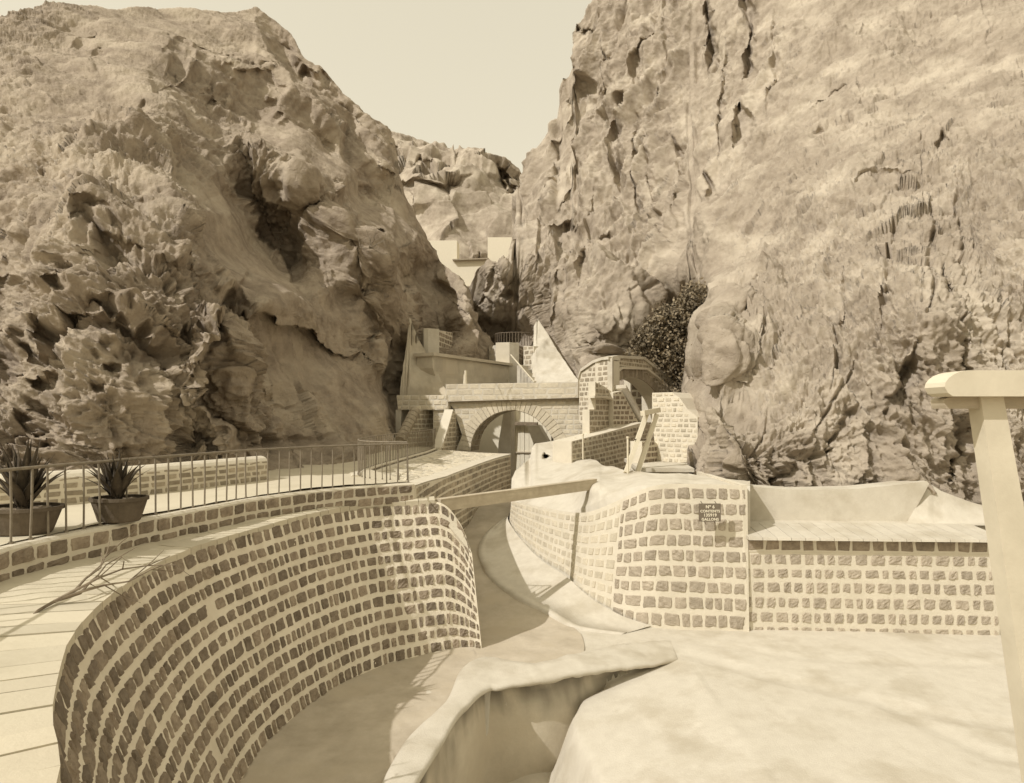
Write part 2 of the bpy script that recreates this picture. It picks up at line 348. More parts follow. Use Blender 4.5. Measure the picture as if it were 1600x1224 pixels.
# left hillside ------------------------------------------------------
top = [(-420, 120), (-200, 90), (0, 45), (60, 30), (150, 18), (250, 13), (400, 16), (430, 38), (455, 62), (480, 95), (530, 135), (560, 170), (590, 198), (612, 222), (622, 262), (638, 318), (660, 362), (688, 412), (713, 445), (730, 480), (744, 528), (757, 550), (764, 600)]
bot = [(-420, 800), (-100, 780), (0, 765), (200, 760), (450, 745), (560, 738), (620, 728), (700, 640), (764, 602)]
ctrl = [(-420, 120, 30), (-420, 500, 18), (-420, 780, 11), (-200, 300, 26), (-200, 700, 13), (0, 45, 38), (0, 250, 27), (0, 400, 22.5), (0, 560, 18.5), (0, 765, 14.5),
 (60, 540, 17.5), (60, 450, 19.5), (100, 400, 19), (100, 330, 22), (100, 200, 28), (100, 80, 38), (120, 620, 15.5), (120, 760, 15),
 (160, 350, 20), (200, 300, 23), (200, 420, 18), (200, 500, 17), (200, 600, 16), (200, 700, 16), (200, 760, 16.5),
 (250, 150, 33), (250, 13, 50), (260, 60, 44), (300, 90, 43), (230, 200, 28), (300, 500, 18.5), (300, 420, 19.5), (300, 340, 22), (300, 600, 18), (300, 700, 18.6), (300, 755, 17.8),
 (330, 200, 36), (330, 260, 31), (380, 140, 44), (400, 18, 58), (400, 90, 50), (420, 470, 22), (380, 520, 18.6), (370, 600, 18), (380, 700, 18.5), (390, 750, 19.3),
 (360, 320, 33), (400, 380, 34.5), (440, 420, 34.5), (400, 240, 35), (440, 245, 36), (480, 280, 35), (500, 330, 36), (530, 345, 35), (480, 400, 34), (540, 400, 35), (520, 440, 34),
 (440, 500, 24), (500, 520, 29.5), (460, 600, 22.5), (470, 690, 21.2), (460, 742, 20.8), (520, 600, 27.5), (540, 700, 25), (560, 738, 24.5), (560, 640, 29.5), (600, 640, 33), (600, 700, 31), (520, 490, 32), (540, 560, 33),
 (450, 200, 43), (500, 250, 43), (480, 95, 57), (500, 170, 50), (560, 170, 57), (560, 240, 51), (560, 310, 46), (540, 290, 42),
 (550, 385, 36), (575, 380, 36), (600, 400, 37), (560, 450, 36), (590, 480, 36.5), (615, 500, 39), (600, 560, 36.5), (622, 560, 40), (650, 560, 43), (650, 620, 43), (612, 620, 38), (545, 470, 36), (560, 540, 35), (590, 610, 35.5),
 (612, 222, 60), (600, 280, 52), (620, 380, 43), (600, 340, 45), (650, 400, 46), (640, 330, 54), (640, 450, 42), (660, 520, 42), (700, 480, 47), (690, 410, 54), (700, 560, 44), (640, 480, 41), (680, 600, 41), (700, 640, 42),
 (742, 470, 52), (720, 450, 51), (752, 520, 50), (740, 560, 47), (764, 600, 50), (700, 402, 57), (670, 352, 58)]
crk = [([(225, 90), (232, 150), (300, 190), (380, 215), (440, 245), (500, 290), (548, 340), (585, 400), (640, 520)], 70, 2.6, 1), ([(300, 222), (335, 290), (415, 380), (455, 430), (480, 470)], 80, 1.8, 1), ([(400, 420), (352, 468), (345, 540), (325, 620), (390, 700), (395, 740)], 190, 3.0, 1),
 ([(600, 388), (622, 440), (643, 520), (645, 560)], 60, 6, 1), ([(395, 25), (430, 110), (520, 200), (560, 260)], 40, 4, 1), ([(250, 210), (290, 300), (330, 360)], 40, 1.6, 1), ([(545, 480), (600, 590), (618, 640)], 30, 2.0, 1),
 ([(165, 385), (185, 410), (215, 450)], 20, 3.0), ([(120, 560), (180, 545), (260, 552), (340, 570)], 20, 3.2), ([(250, 425), (310, 455), (400, 480)], 17, 2.6),
 ([(140, 330), (170, 345)], 12, 2), ([(200, 343), (235, 350)], 9, 1.5), ([(105, 370), (130, 380)], 8, 1.3),
 ([(545, 345), (548, 400), (558, 470), (600, 600), (640, 660)], 9, 2.6), ([(640, 520), (655, 560)], 6, 1.2),
 ([(255, 60), (268, 95), (250, 100)], 15, 4), ([(275, 85), (330, 100), (385, 150), (400, 200), (460, 215)], 22, 4.5), ([(470, 108), (500, 122), (515, 120)], 14, 5.0),
 ([(195, 155), (205, 190), (245, 210)], 10, 2.4), ([(320, 160), (345, 175)], 10, 3), ([(20, 420), (30, 520), (10, 620)], 50, 4), ([(5, 690), (60, 690), (95, 715)], 26, 3.0),
 ([(60, 265), (90, 300), (140, 300)], 16, 2.6), ([(310, 235), (350, 290), (400, 340), (440, 380)], 22, 1.2), ([(160, 90), (130, 110)], 12, 2.5), ([(560, 230), (590, 300), (640, 390)], 16, 4),
 ([(100, 75), (150, 60)], 8, 2), ([(600, 225), (630, 260)], 10, 3), ([(120, 575), (112, 530)], 9, 1.6), ([(640, 590), (600, 690), (590, 720)], 10, 1.5), ([(390, 615), (520, 640)], 6, .9), ([(410, 680), (540, 690)], 5, .9), ([(430, 560), (450, 640)], 4, .6)]
def disp_left(G, X, Y, vd):
    st = (G[..., 2]*1.0+G[..., 0]*.45+.7*fbm(G, 3., 4))/1.15; saw = st-np.floor(st)
    low = np.clip((Y-300)/120, 0, 1)*np.clip((480-X)/200, .15, 1)
    b, s2 = vor(G+.15*np.stack([fbm(G, .5, 2)]*3, -1), .5); b2, s3 = vor(G+5+.5*np.stack([fbm(G, 1.5, 2), fbm(G+7, 1.5, 2), fbm(G+3, 1.5, 2)], -1), 1.9)
    al = np.array([.58, .44, -.68], np.float32); pr = (G@al)[..., None]*al; qd = G-.6*pr; calm = 1-.55*np.clip((260-X)/150, 0, 1)*np.clip((Y-330)/80, 0, 1)
    rough = np.clip((540-X)/160, .55, 1)+np.clip((330-Y)/100, 0, .3)
    return .55*fbm(G, 6., 3)+.30*rough*vd*ridged(G, 3.4, 2)+.55*ridged(qd, 3.2, 2, .45)*np.clip(vd*1.6, .1, 1)*calm+.22*ridged(qd+9, 1.1, 3, .6)*vd+low*.2*(saw**2-.3)*(1+.6*fbm(G, 2, 2))*vd+rough*vd*(.22*ridged(G, 1.1, 2, .6)+.15*ridged(G+4, .45, 3, .7)-.34*np.clip(.36-b, 0, 1)+.06*ridged(G, .16, 2, .6))-.35*np.clip(.12-(s3-b2), 0, 1)*2*vd+(.34*facet(qd, 1.7)+.34*facet(qd+3, .62))*np.clip(vd*1.4, 0, 1)*.8*calm
o = sheet('hillside', -420, 764, 760, 560, top, bot, ctrl, 'rock', crk, disp_left, wob=14, cscale=.28, backd=.12); tag(o, kind='structure')

# right cliff --------------------------------------------------------
top = [(738, 480), (746, 425), (760, 402), (790, 398), (804, 372), (809, 312), (822, 262), (840, 238), (858, 205), (872, 186), (880, 150), (892, 125), (896, 80), (903, 50), (918, 25), (945, -5), (1000, -60), (1300, -160), (2000, -220)]
bot = [(738, 610), (800, 620), (840, 620), (880, 620), (930, 620), (1000, 625), (1075, 640), (1085, 745), (1120, 755), (1165, 775), (1400, 785), (1440, 830), (1500, 850), (2000, 880)]
ctrl = [(745, 400, 52), (745, 470, 55), (790, 400, 49), (800, 460, 50), (760, 520, 58), (800, 540, 57), (760, 600, 58), (835, 560, 50), (808, 340, 62), (808, 298, 66), (840, 238, 66), (872, 186, 66), (903, 50, 66), (945, 0, 66), (850, 300, 60), (850, 380, 52), (840, 500, 50), (880, 540, 47), (880, 600, 46), (905, 600, 43), (930, 610, 39),
 (900, 200, 62), (900, 300, 56), (950, 100, 62), (950, 200, 58), (960, 400, 46), (940, 500, 41), (1000, 500, 42), (1000, 620, 42), (1000, 300, 50), (1000, 100, 58), (1060, 440, 41), (1070, 540, 41), (1060, 620, 41), (1076, 600, 40), (1080, 480, 40),
 (1104, 455, 31), (1096, 500, 28), (1094, 560, 26.5), (1092, 620, 25.5), (1085, 745, 22.5), (1100, 100, 52), (1110, 250, 44), (1110, 350, 38), (1120, 420, 32.5), (1150, 500, 26.5), (1150, 600, 23.5), (1150, 740, 20), (1060, 380, 42), (1085, 640, 24.6),
 (1200, 0, 50), (1200, 150, 44), (1200, 300, 36), (1250, 450, 27), (1250, 600, 21.5), (1250, 740, 19.9), (1300, 0, 46), (1330, 150, 38), (1330, 300, 30.5), (1350, 500, 22.5), (1350, 650, 20.4), (1400, 770, 19.9), (1440, 850, 20), (1600, 850, 20.3), (1300, 770, 19.9), (1440, 300, 28.5), (1440, 100, 38), (1450, 0, 42), (1450, 500, 20.5), (1470, 650, 20.3), (1490, 700, 20.3), (1500, 780, 20.4),
 (1500, 250, 29), (1520, 400, 24), (1540, 560, 21), (1600, 100, 33), (1600, 400, 22), (1600, 600, 20.5), (1600, 750, 20.6), (1000, -60, 64), (1300, -160, 60), (1700, -100, 40), (2000, -220, 44), (2000, 300, 19), (2000, 800, 16), (1750, 500, 19.5)]
crk = [([(950, 60), (946, 140), (952, 220)], 3, 1.8), ([(1040, -30), (1046, 90), (1040, 180)], 3, 1.8), ([(1060, 200), (1064, 300), (1072, 380)], 3, 1.6), ([(1130, 60), (1136, 180), (1130, 260)], 3, 2), ([(1000, 180), (1004, 280), (998, 360)], 3, 2), ([(880, 200), (870, 280), (850, 330)], 3.5, 2.4), ([(930, 300), (925, 380)], 3, 1.6), ([(1210, 20), (1216, 120), (1205, 200)], 3, 1.6), ([(1085, 380), (1095, 440)], 3, 1.4), ([(1390, 330), (1396, 440), (1380, 540)], 3, .9), ([(1330, 420), (1320, 520), (1300, 620)], 3, .7), ([(1450, 330), (1455, 400), (1440, 520)], 4, 1.1), ([(1500, 480), (1496, 560), (1505, 640)], 4, 1.0), ([(1225, 520), (1210, 600)], 2.5, .5), ([(1345, 560), (1300, 640), (1260, 700)], 2.5, .6),
 ([(1100, -20), (1103, 40), (1104, 70), (1098, 110)], 7, 6), ([(1168, -40), (1171, 60), (1171, 100), (1163, 130)], 5, 4), ([(1167, 170), (1163, 200), (1151, 236)], 9, 4.5), ([(910, 125), (918, 150), (912, 190), (898, 212)], 12, 5), ([(969, 170), (967, 230), (966, 320)], 6, 4.5),
 ([(914, 250), (900, 290), (880, 330)], 7, 3.5), ([(898, 348), (885, 370), (862, 388)], 12, 4.5), ([(938, 388), (922, 420), (910, 458)], 6, 2.6), ([(848, 345), (846, 400), (845, 430)], 5, 3.5), ([(960, 372), (945, 390)], 4, 2), ([(1106, 265), (1109, 325)], 4, 2.6), ([(972, 145), (968, 172)], 5, 3),
 ([(905, 50), (907, 66)], 7, 4), ([(1280, 208), (1290, 245)], 6, 1.2), ([(1474, 236), (1460, 262)], 8, 1.3), ([(1318, 318), (1350, 300), (1400, 293), (1442, 300)], 4, .8), ([(1428, 545), (1412, 590), (1392, 625), (1376, 655)], 13, 2.6), ([(1345, 632), (1325, 670), (1305, 700)], 6, 1.2),
 ([(1245, 690), (1262, 715), (1300, 712), (1320, 700)], 5, 1.0), ([(1258, 712), (1240, 735), (1220, 758)], 8, 1.6), ([(1500, 645), (1492, 690), (1470, 735), (1446, 762)], 9, 1.4), ([(1398, 470), (1392, 500)], 6, 1.2), ([(1470, 430), (1472, 480)], 5, 1.1), ([(1490, 280), (1500, 360), (1505, 460)], 5, .6),
 ([(1030, 60), (1000, 100), (985, 130)], 3.5, 2), ([(1020, 100), (1025, 300), (1030, 330), (1060, 400)], 2.5, 1.3), ([(800, 425), (792, 465)], 8, 3), ([(763, 400), (772, 440), (755, 470)], 4, 1.8), ([(820, 465), (870, 480)], 2, .5), ([(1040, 445), (990, 465), (960, 470)], 2, .6), ([(1110, 720), (1150, 745)], 4, .5), ([(1140, 700), (1165, 710)], 4, .6), ([(1175, 745), (1210, 758)], 3, .5),
 ([(1330, 138), (1300, 150), (1270, 185)], 2.6, .7), ([(1170, 442), (1210, 428)], 2, .4), ([(1205, 495), (1190, 540), (1170, 560)], 2.2, .4), ([(1130, 640), (1170, 655)], 5, .7), ([(1075, 600), (1090, 660)], 5, .8), ([(1200, 610), (1190, 680), (1215, 740)], 3, .5), ([(890, 430), (880, 520)], 3, 1.2)]
def disp_right(G, X, Y, vd):
    wv = np.stack([fbm(G, .6, 2), fbm(G+5, .6, 2), fbm(G+9, .6, 2)], -1)
    b, s2 = vor(G*np.array([1, 1, .7], np.float32)+.15*wv, .40); b2, s3 = vor(G*np.array([1, 1, .4], np.float32)+3+.5*wv, 2.4)
    low = np.clip((X-1050)/200, 0, 1); up = 1-low
    q = G*np.array([1, 1, .28], np.float32); q2 = G+np.array([.6, 0, 0], np.float32)*G[..., 2:3]
    return .7*fbm(G, 7., 3)+.66*ridged(q, 2.6, 3)*(.35+up)*np.clip(vd*1.5, .08, 1)+.17*ridged(q, .8, 3, .6)*vd+.11*ridged(q2*np.array([1, 1, .5], np.float32), .38, 3, .65)*vd*(.6+low*.9)-.17*np.clip(.38-b, 0, 1)*(.6+low)*vd-.5*np.clip(.09-(s3-b2), 0, 1)*2.4*(.35+up)*vd+(.26*facet(q, 1.5)+.26*facet(q+5, .55))*np.clip(vd*1.4, 0, 1)+.05*ridged(G, .16, 2, .6)*vd-.10*np.clip(.3-vor(G+11, .22)[0], 0, 1)*2*low*vd
o = sheet('cliff', 738, 2000, 900, 520, top, bot, ctrl, 'rock_pale', crk, disp_right, wob=7, cscale=.42); tag(o, kind='structure')

# far hill -----------------------------------------------------------
top = [(480, 240), (560, 205), (600, 200), (650, 205), (700, 214), (740, 226), (765, 238), (790, 250), (810, 264), (830, 300), (900, 350)]
bot = [(480, 480), (900, 480)]
ctrl = [(480, 240, 130), (600, 200, 128), (700, 214, 126), (790, 250, 120), (830, 300, 120), (640, 260, 112), (630, 300, 106), (700, 300, 104), (760, 300, 112), (740, 340, 104), (700, 360, 100), (660, 330, 104), (800, 380, 100), (725, 400, 96), (700, 480, 94), (800, 480, 94), (480, 480, 94), (900, 400, 100)]
crk = [([(600, 235), (640, 255), (690, 265)], 7, 5), ([(620, 288), (670, 292), (730, 285)], 4, 3), ([(750, 380), (756, 420)], 4, 4), ([(775, 250), (795, 300)], 6, 6), ([(790, 265), (806, 320)], 5, 5)]
def disp_far(G, X, Y, vd):
    b, s2 = vor(G, 3.)
    return .3*facet(G, 5.)+2.2*fbm(G, 14., 4)+np.clip((310-Y)/60, .25, 1)*(.9*ridged(G, 6., 4)-1.0*np.clip(.5-b, 0, 1))
o = sheet('far_hill', 480, 900, 260, 200, top, bot, ctrl, 'rock_pale', crk, disp_far, wob=6); tag(o, kind='structure')

# ---------------------------------------------------------------- shared plan curves
LIP = [(-1.2, 1.2, -2.4), (-2.2, 2.6, -2.35), (-2.8, 3.9, -2.27), (-3.45, 4.75, -2.25), (-4.05, 5.7, -2.25), (-4.42, 6.35, -2.25), (-4.79, 7.26, -2.25), (-5.1, 8.33, -2.25), (-5.36, 9.57, -2.25), (-5.38, 11.1, -2.25), (-5.08, 12.7, -2.25), (-4.55, 14.3, -2.22), (-3.7, 15.7, -2.22), (-2.7, 16.3, -2.22), (-1.85, 16.5, -2.24), (-1.35, 16.5, -2.75), (-1.02, 16.3, -3.5)]
BASE = [(-.3, 2.2, -5.8), (-1.2, 3.4, -5.8), (-1.8, 4.4, -5.8), (-2.45, 5.3, -5.8), (-3.0, 6.2, -5.8), (-3.4, 7.0, -5.8), (-3.72, 7.8, -5.8), (-4.0, 8.8, -5.8), (-4.2, 9.9, -5.8), (-4.25, 11.1, -5.8), (-4.05, 12.4, -5.8), (-3.6, 13.6, -5.8), (-2.95, 14.6, -5.8), (-2.2, 15.2, -5.8), (-1.5, 15.6, -5.8), (-1.1, 15.75, -5.8), (-.74, 15.8, -5.8)]
NW = 240
lip = smooth_poly(np.c_[LIP, BASE], NW); base = lip[:, 3:]; lip = lip[:, :3]
KERB = [(-3.0, -2.0), (-5.2, 2.5), (-6.3, 6.0), (-6.56, 8.2), (-6.5, 8.95), (-6.42, 9.4), (-6.26, 10.06), (-6.18, 10.7), (-6.03, 11.1), (-5.9, 11.6), (-5.75, 12.1), (-5.58, 12.6), (-5.3, 13.5), (-4.45, 14.85), (-3.45, 15.85), (-2.5, 16.45)]
kerb = smooth_poly(KERB, 120)
INNER = [(-2.47, 16.47), (-2.42, 18.5), (-2.2, 21.5), (-1.75, 24.5), (-1.3, 27.3), (-.7, 30.5), (-.07, 33)]     # left wall of the passage
inner = smooth_poly(INNER, 90)
RAIL2 = [(-2.6, 16.5), (-3.4, 16.75), (-4.05, 17.5), (-4.45, 19.2), (-4.5, 21.5), (-4.35, 24.0), (-4.15, 27.0), (-3.95, 30.0), (-3.9, 33.5)]
rail2 = smooth_poly(RAIL2, 90)
def Zf(Y): return np.where(Y < 17.5, -5.8, -5.8+(np.minimum(Y, 27)-17.5)*.212)
def zi(y): return np.interp(y, [16.4, 21.5, 33], [-1.8, -2.05, -2.0])
# terrace floor (left of the kerb, out to the rock)
n = 160; Y = np.linspace(-8, 40, n)
kx = np.interp(Y, np.r_[kerb[:, 1], rail2[:, 1][25:]], np.r_[kerb[:, 0], rail2[:, 0][25:]])
G = np.array([[(a+(-40-a)*t**1.5, y, -1.7) for t in np.linspace(0, 1, 60)] for a, y in zip(kx-.18, Y)]); G[..., 2] += .03*fbm(G.astype(np.float32), 1.5, 3)
tag(bigmesh('terrace', G, 'terrace'), kind='structure')
# stone paved bank inside the curved rail
nb = 70; Yb = np.linspace(16.0, 33.5, nb); xa = np.interp(Yb, rail2[:, 1], rail2[:, 0])+.1; xb = np.interp(Yb, inner[:, 1], inner[:, 0])
G = np.array([[(a+(b-a)*t, y, -1.76+(zi(y)+.02+1.76)*t-.04*math.sin(math.pi*t)) for t in np.linspace(0, 1, 20)] for a, b, y in zip(xa, xb, Yb)])
bank = bigmesh('path', G, 'mortar'); tag(bank, kind='structure')
mbk = MB()
for i in range(0, 60):
    y0 = 16.1+i*.29
    a = np.interp(y0, rail2[:, 1], rail2[:, 0])+.25; b = np.interp(y0, inner[:, 1], inner[:, 0])-.5; x = a
    while x < b:
        L = rnd.uniform(.25, .5); f = lambda u, w_, h: (u, w_, -1.76+(zi(w_)+.02+1.76)*min(1, max(0, (u-a+.15)/(b-a+.65)))-.04*math.sin(math.pi*min(1, max(0, (u-a+.15)/(b-a+.65))))+h)
        stone(mbk, f, x+.03, min(x+L, b)-.03, y0+.03, y0+.26, .015, 0, False, rnd.uniform(-.25, .25)); x += L
tag(mbk.obj('paving', 'stone_pale'), kind='structure')
# ledge between kerb foot and the lip of the curved tank wall
A = []; B = []
for t in np.linspace(0, 1, 200):
    i = t*(len(lip)-22); p = lip[int(i)]; B.append([p[0]-.0, p[1], p[2]+.01])
    d = np.hypot(kerb[:, 0]-p[0], kerb[:, 1]-p[1]); k = kerb[d.argmin()]
    if p[0] > -2.45 and p[1] > 12: A.append([max(k[0], p[0]-.3), max(k[1], 17.4), p[2]+.06])
    else: A.append([k[0]-.15, k[1]+.1, -2.12])
A = np.array(A); B = np.array(B)
for _ in range(6): A[1:-1] = (A[:-2]+A[2:]+A[1:-1])/3
loft('ledge', A, B, 24, 'terrace', rough=.03).name = 'path'
tag(bpy.data.objects['path.001'], kind='structure')

# tank floor with the sunken basin ------------------------------------
RB = [(-2.3, 7.6), (-2.15, 8.6), (-2.04, 9.5), (-1.82, 11.1), (-1.3, 12.4), (-1.1, 14.0), (-.6, 14.75), (.43, 14.35), (1.5, 15.1), (2.9, 16.1), (4.1, 16.6)]
RF = [(-1.6, 7.2), (-1.58, 8.4), (-1.5, 9.5), (-1.2, 10.9), (-.98, 11.9), (-.5, 12.95), (-.2, 13.1), (.67, 13.45), (1.83, 14.05), (2.93, 14.65), (3.95, 15.3)]
rb = smooth_poly(np.c_[RB, RF], 120); rf = rb[:, 2:]; rb = rb[:, :2]
xs = np.arange(-4.6, 14, .07); ys = np.arange(1.0, 35, .09); Xg, Yg = np.meshgrid(xs, ys)
Z = Zf(Yg)+.03*fbm(np.stack([Xg, Yg, Xg*0], -1).astype(np.float32), 2.5, 4)
xl = np.interp(Yg, rf[:40, 1], rf[:40, 0]); yf = np.interp(Xg, rf[48:, 0], rf[48:, 1]); kk = np.argmin(np.abs(rf[:, 1]-12.9))
xl = np.interp(Yg, rf[:kk, 1], rf[:kk, 0]); yf = np.interp(Xg, rf[kk:, 0], rf[kk:, 1])
inside = (Xg > xl-.5) & (Yg < yf+.45) & (Xg < 4.2) & (Yg < 15.6)
xe = np.interp(Yg, [3, 8, 10, 11.1, 11.9, 12.7, 13.4, 14.0, 14.4], [2.3, 1.9, 1.7, 1.56, 1.45, 1.33, 1.38, 1.6, 2.2])
bankz = -6.25+.45*np.clip((Xg-1.4)/2.7, 0, 1)**.8-.25*np.clip((13-Yg)/8, 0, 1)*np.clip((4.2-Xg)/2.8, 0, 1)
drop = np.clip((xe-Xg)/.7, 0, 1); drop = drop*drop*(3-2*drop)
Zin = bankz*(1-drop)+(-7.7+.1*np.sin(Xg*3))*drop
Z = np.where(inside, Zin+.02*fbm(np.stack([Xg, Yg, Xg*0], -1).astype(np.float32), 1, 3), Z)
# shallow gutters crossing the pale floor
for pts, wd, dep in [([(4.3, 15.6), (6.0, 14.1), (8.0, 12.6), (11, 11.4)], .35, .045), ([(4.9, 16.4), (7.0, 15.3), (12, 14.9)], .25, .03), ([(7.6, 12.6), (8.2, 11.0), (11.5, 9.9)], .3, .035)]:
    d, _, _ = segd(Xg, Yg, pts); Z -= dep*np.clip(1-d/wd, 0, 1)**.6
floor = bigmesh('floor', np.stack([Xg, Yg, Z], -1), 'plaster'); tag(floor, kind='structure')
# channel floor, wall shade put into its darker colour: left of the basin and up the passage
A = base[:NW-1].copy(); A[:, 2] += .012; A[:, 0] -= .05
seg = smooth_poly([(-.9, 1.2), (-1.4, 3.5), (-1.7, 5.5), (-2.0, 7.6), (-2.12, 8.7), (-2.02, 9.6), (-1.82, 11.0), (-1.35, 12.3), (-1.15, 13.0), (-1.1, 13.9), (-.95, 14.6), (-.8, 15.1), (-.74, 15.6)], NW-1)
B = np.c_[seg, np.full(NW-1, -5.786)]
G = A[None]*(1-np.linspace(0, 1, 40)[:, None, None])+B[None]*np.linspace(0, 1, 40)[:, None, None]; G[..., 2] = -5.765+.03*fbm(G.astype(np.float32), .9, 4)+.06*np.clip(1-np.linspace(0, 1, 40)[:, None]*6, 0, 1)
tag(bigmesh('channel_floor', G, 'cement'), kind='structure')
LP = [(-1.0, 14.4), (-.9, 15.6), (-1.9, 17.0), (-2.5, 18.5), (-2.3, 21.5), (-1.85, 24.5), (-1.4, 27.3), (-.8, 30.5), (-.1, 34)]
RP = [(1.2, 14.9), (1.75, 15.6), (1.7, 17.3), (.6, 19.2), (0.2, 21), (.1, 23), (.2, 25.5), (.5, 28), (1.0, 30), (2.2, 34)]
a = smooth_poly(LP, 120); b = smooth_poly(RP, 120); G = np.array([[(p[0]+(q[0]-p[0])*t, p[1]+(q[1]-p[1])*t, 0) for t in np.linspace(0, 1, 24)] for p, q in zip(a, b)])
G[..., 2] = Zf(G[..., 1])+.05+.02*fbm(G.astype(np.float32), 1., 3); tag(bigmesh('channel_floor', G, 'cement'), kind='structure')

# ================================================================== CURVED TANK WALL (left)
def wallsurf(lipc, basec):
    n = len(lipc); L = np.r_[0, np.cumsum(np.linalg.norm(np.diff((lipc+basec)/2, axis=0), axis=1))]
    H = float(np.mean(np.linalg.norm(lipc-basec, axis=1)))
    tan = np.gradient((lipc+basec)/2, axis=0)
    def f(u, w, h):
        i = np.searchsorted(L, u)-1; i = min(max(i, 0), n-2); t = (u-L[i])/(L[i+1]-L[i])
        a = lipc[i]*(1-t)+lipc[i+1]*t; b = basec[i]*(1-t)+basec[i+1]*t; s = w/H
        p = b*(1-s)+a*s; T = tan[i]; Vv = a-b; N = np.cross(T, Vv); N /= np.linalg.norm(N); return p+N*h
    return f, L[-1], H
f, L, H = wallsurf(lip, base)
root = empty('tank_wall', (-4, 10, -5.8)); tag(root, 'long curved battered wall of dark squared stones in thick mortar, sweeping round the left side of the tank', 'wall')
root.location = (0, 0, 0)
mb = MB(); ts = np.linspace(0, 1, 40)[:, None, None]; G = base[None]*(1-ts)+lip[None]*ts
nn = np.cross(np.gradient(G, axis=1), np.gradient(G, axis=0)); nn /= np.linalg.norm(nn, axis=2, keepdims=True)
sgn = np.sign(nn[20, 120, 0]); 
fs = 1 if (np.array(f(L*.5, 1, .1))-np.array(f(L*.5, 1, 0)))[0] > 0 else -1
G = G+nn*sgn*(.012*fbm(G.astype(np.float32), .35, 3))[..., None]; mb.grid(G, 0)
courses(mb, lambda u, w, h: f(u, w, h*fs), 0, L-.02, .05, H-.005, .305, (.14, .36), .078, .03, 1, True, None, tv=.3, jitter=.8, skip=.003)
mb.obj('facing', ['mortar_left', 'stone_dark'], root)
mb = MB(); Lc = np.r_[0, np.cumsum(np.linalg.norm(np.diff(lip, axis=0), axis=1))]; u = 0.
while u < Lc[-22]:
    wdt = rnd.uniform(.26, .5); q = []
    for uu in (u+.008, u+wdt-.008):
        p = np.array([np.interp(uu, Lc, lip[:, k]) for k in range(3)]); t_ = np.array([np.interp(uu+.2, Lc, lip[:, k])-np.interp(uu-.2, Lc, lip[:, k]) for k in range(2)]); t_ /= np.linalg.norm(t_); nn_ = np.array([-t_[1], t_[0]]); nn_ = nn_ if fs else nn_
        if nn_[0]*(p[0]-1.0)+nn_[1]*(p[1]-10) < 0: nn_ = -nn_
        far_ = min(rnd.uniform(.95, 1.25), max(.12, np.hypot(kerb[:, 0]-p[0], kerb[:, 1]-p[1]).min()-.12)); q.append((p, nn_, far_))
    (p0, n0, f0), (p1, n1, f1) = q; z = -.01+rnd.uniform(-.006, .008); V = []
    for zz in (-.12, z+.045):
        for p, n_, e in ((p0, n0, -.03), (p1, n1, -.03), (p1, n1, f1), (p0, n0, f0)): V.append((p[0]+n_[0]*e, p[1]+n_[1]*e, p[2]+zz+(.05 if e > 0 and zz > 0 else 0)))
    mb.box(V, 0, rnd.uniform(-.10, .08)); u += wdt
mb.obj('coping', 'terrace', root)
# end face of the wall where the passage opens
mb = MB(); e1, e0 = lip[-1], base[-1]; e2 = np.array([-1.9, 17.3, -2.28]); e3 = np.array([-1.4, 17.6, -5.8])
mid = lip[-22]
mb.add([e0, e1, lip[-12], mid, e2, e3], [(0, 1, 2, 3, 4, 5)]); mb.obj('end_face', 'mortar', root)

# kerb wall under the railing -----------------------------------------
def ribbon(name, path, ztop, zbot, thick, mats, rh, wr, mortar, t, parent, hero=False, tv=.3, side=1, cope=None):
    """low wall along a plan path; side=+1 faces right of travel"""
    path = np.array(path); n = len(path); T = np.gradient(path, axis=0); T /= np.linalg.norm(T, axis=1, keepdims=True); N = np.c_[T[:, 1], -T[:, 0]]*side
    L = np.r_[0, np.cumsum(np.linalg.norm(np.diff(path, axis=0), axis=1))]
    zt = np.full(n, ztop) if np.isscalar(ztop) else np.array(ztop); zb = np.full(n, zbot) if np.isscalar(zbot) else np.array(zbot)
    mb = MB(); o_ = path-N*thick
    prof = np.stack([np.c_[path, zb], np.c_[path, zt-.04], np.c_[path-N*.04, zt], np.c_[o_+N*.04, zt], np.c_[o_, zt-.04], np.c_[o_, zb]]); mb.grid(prof, 0)
    for e in (0, -1): mb.add(prof[:, e], [tuple(range(6)) if e else tuple(range(6))[::-1]], 0)
    def ff(u, w, h):
        i = min(max(np.searchsorted(L, u)-1, 0), n-2); k = (u-L[i])/(L[i+1]-L[i]); p = path[i]*(1-k)+path[i+1]*k; q = N[i]
        return (p[0]+q[0]*h, p[1]+q[1]*h, w)
    zt_f = lambda u, w: np.interp(u, L, zb)-.01 <= w <= np.interp(u, L, zt)-.03
    courses(mb, ff, 0.03, L[-1]-.03, zb.min(), zt.max()-.03, rh, wr, mortar, t, 1, hero, zt_f, tv=tv)
    return mb.obj(name, mats, parent)
o = ribbon('kerb_wall', kerb, -1.72, -2.25, .35, ['mortar', 'stone_dark'], .25, (.2, .42), .05, .025, None, True, side=1)
tag(o, 'low two-course kerb wall of dark irregular stones under the near iron railing', 'wall')
o = ribbon('kerb_wall', rail2[12:], -1.66, -2.0, .3, ['mortar', 'stone'], .17, (.2, .42), .04, .02, None, side=1)
tag(o, 'thin curved stone kerb under the far railing with close-set bars', 'wall')
# passage wall (left side), seen at a glancing angle
o = ribbon('passage_wall', inner, zi(inner[:, 1]), -6.0, 1.2, ['mortar', 'stone'], .24, (.25, .5), .05, .03, None, side=1, tv=.3)
tag(o, 'stone wall of narrow courses lining the left side of the passage to the arch', 'wall')

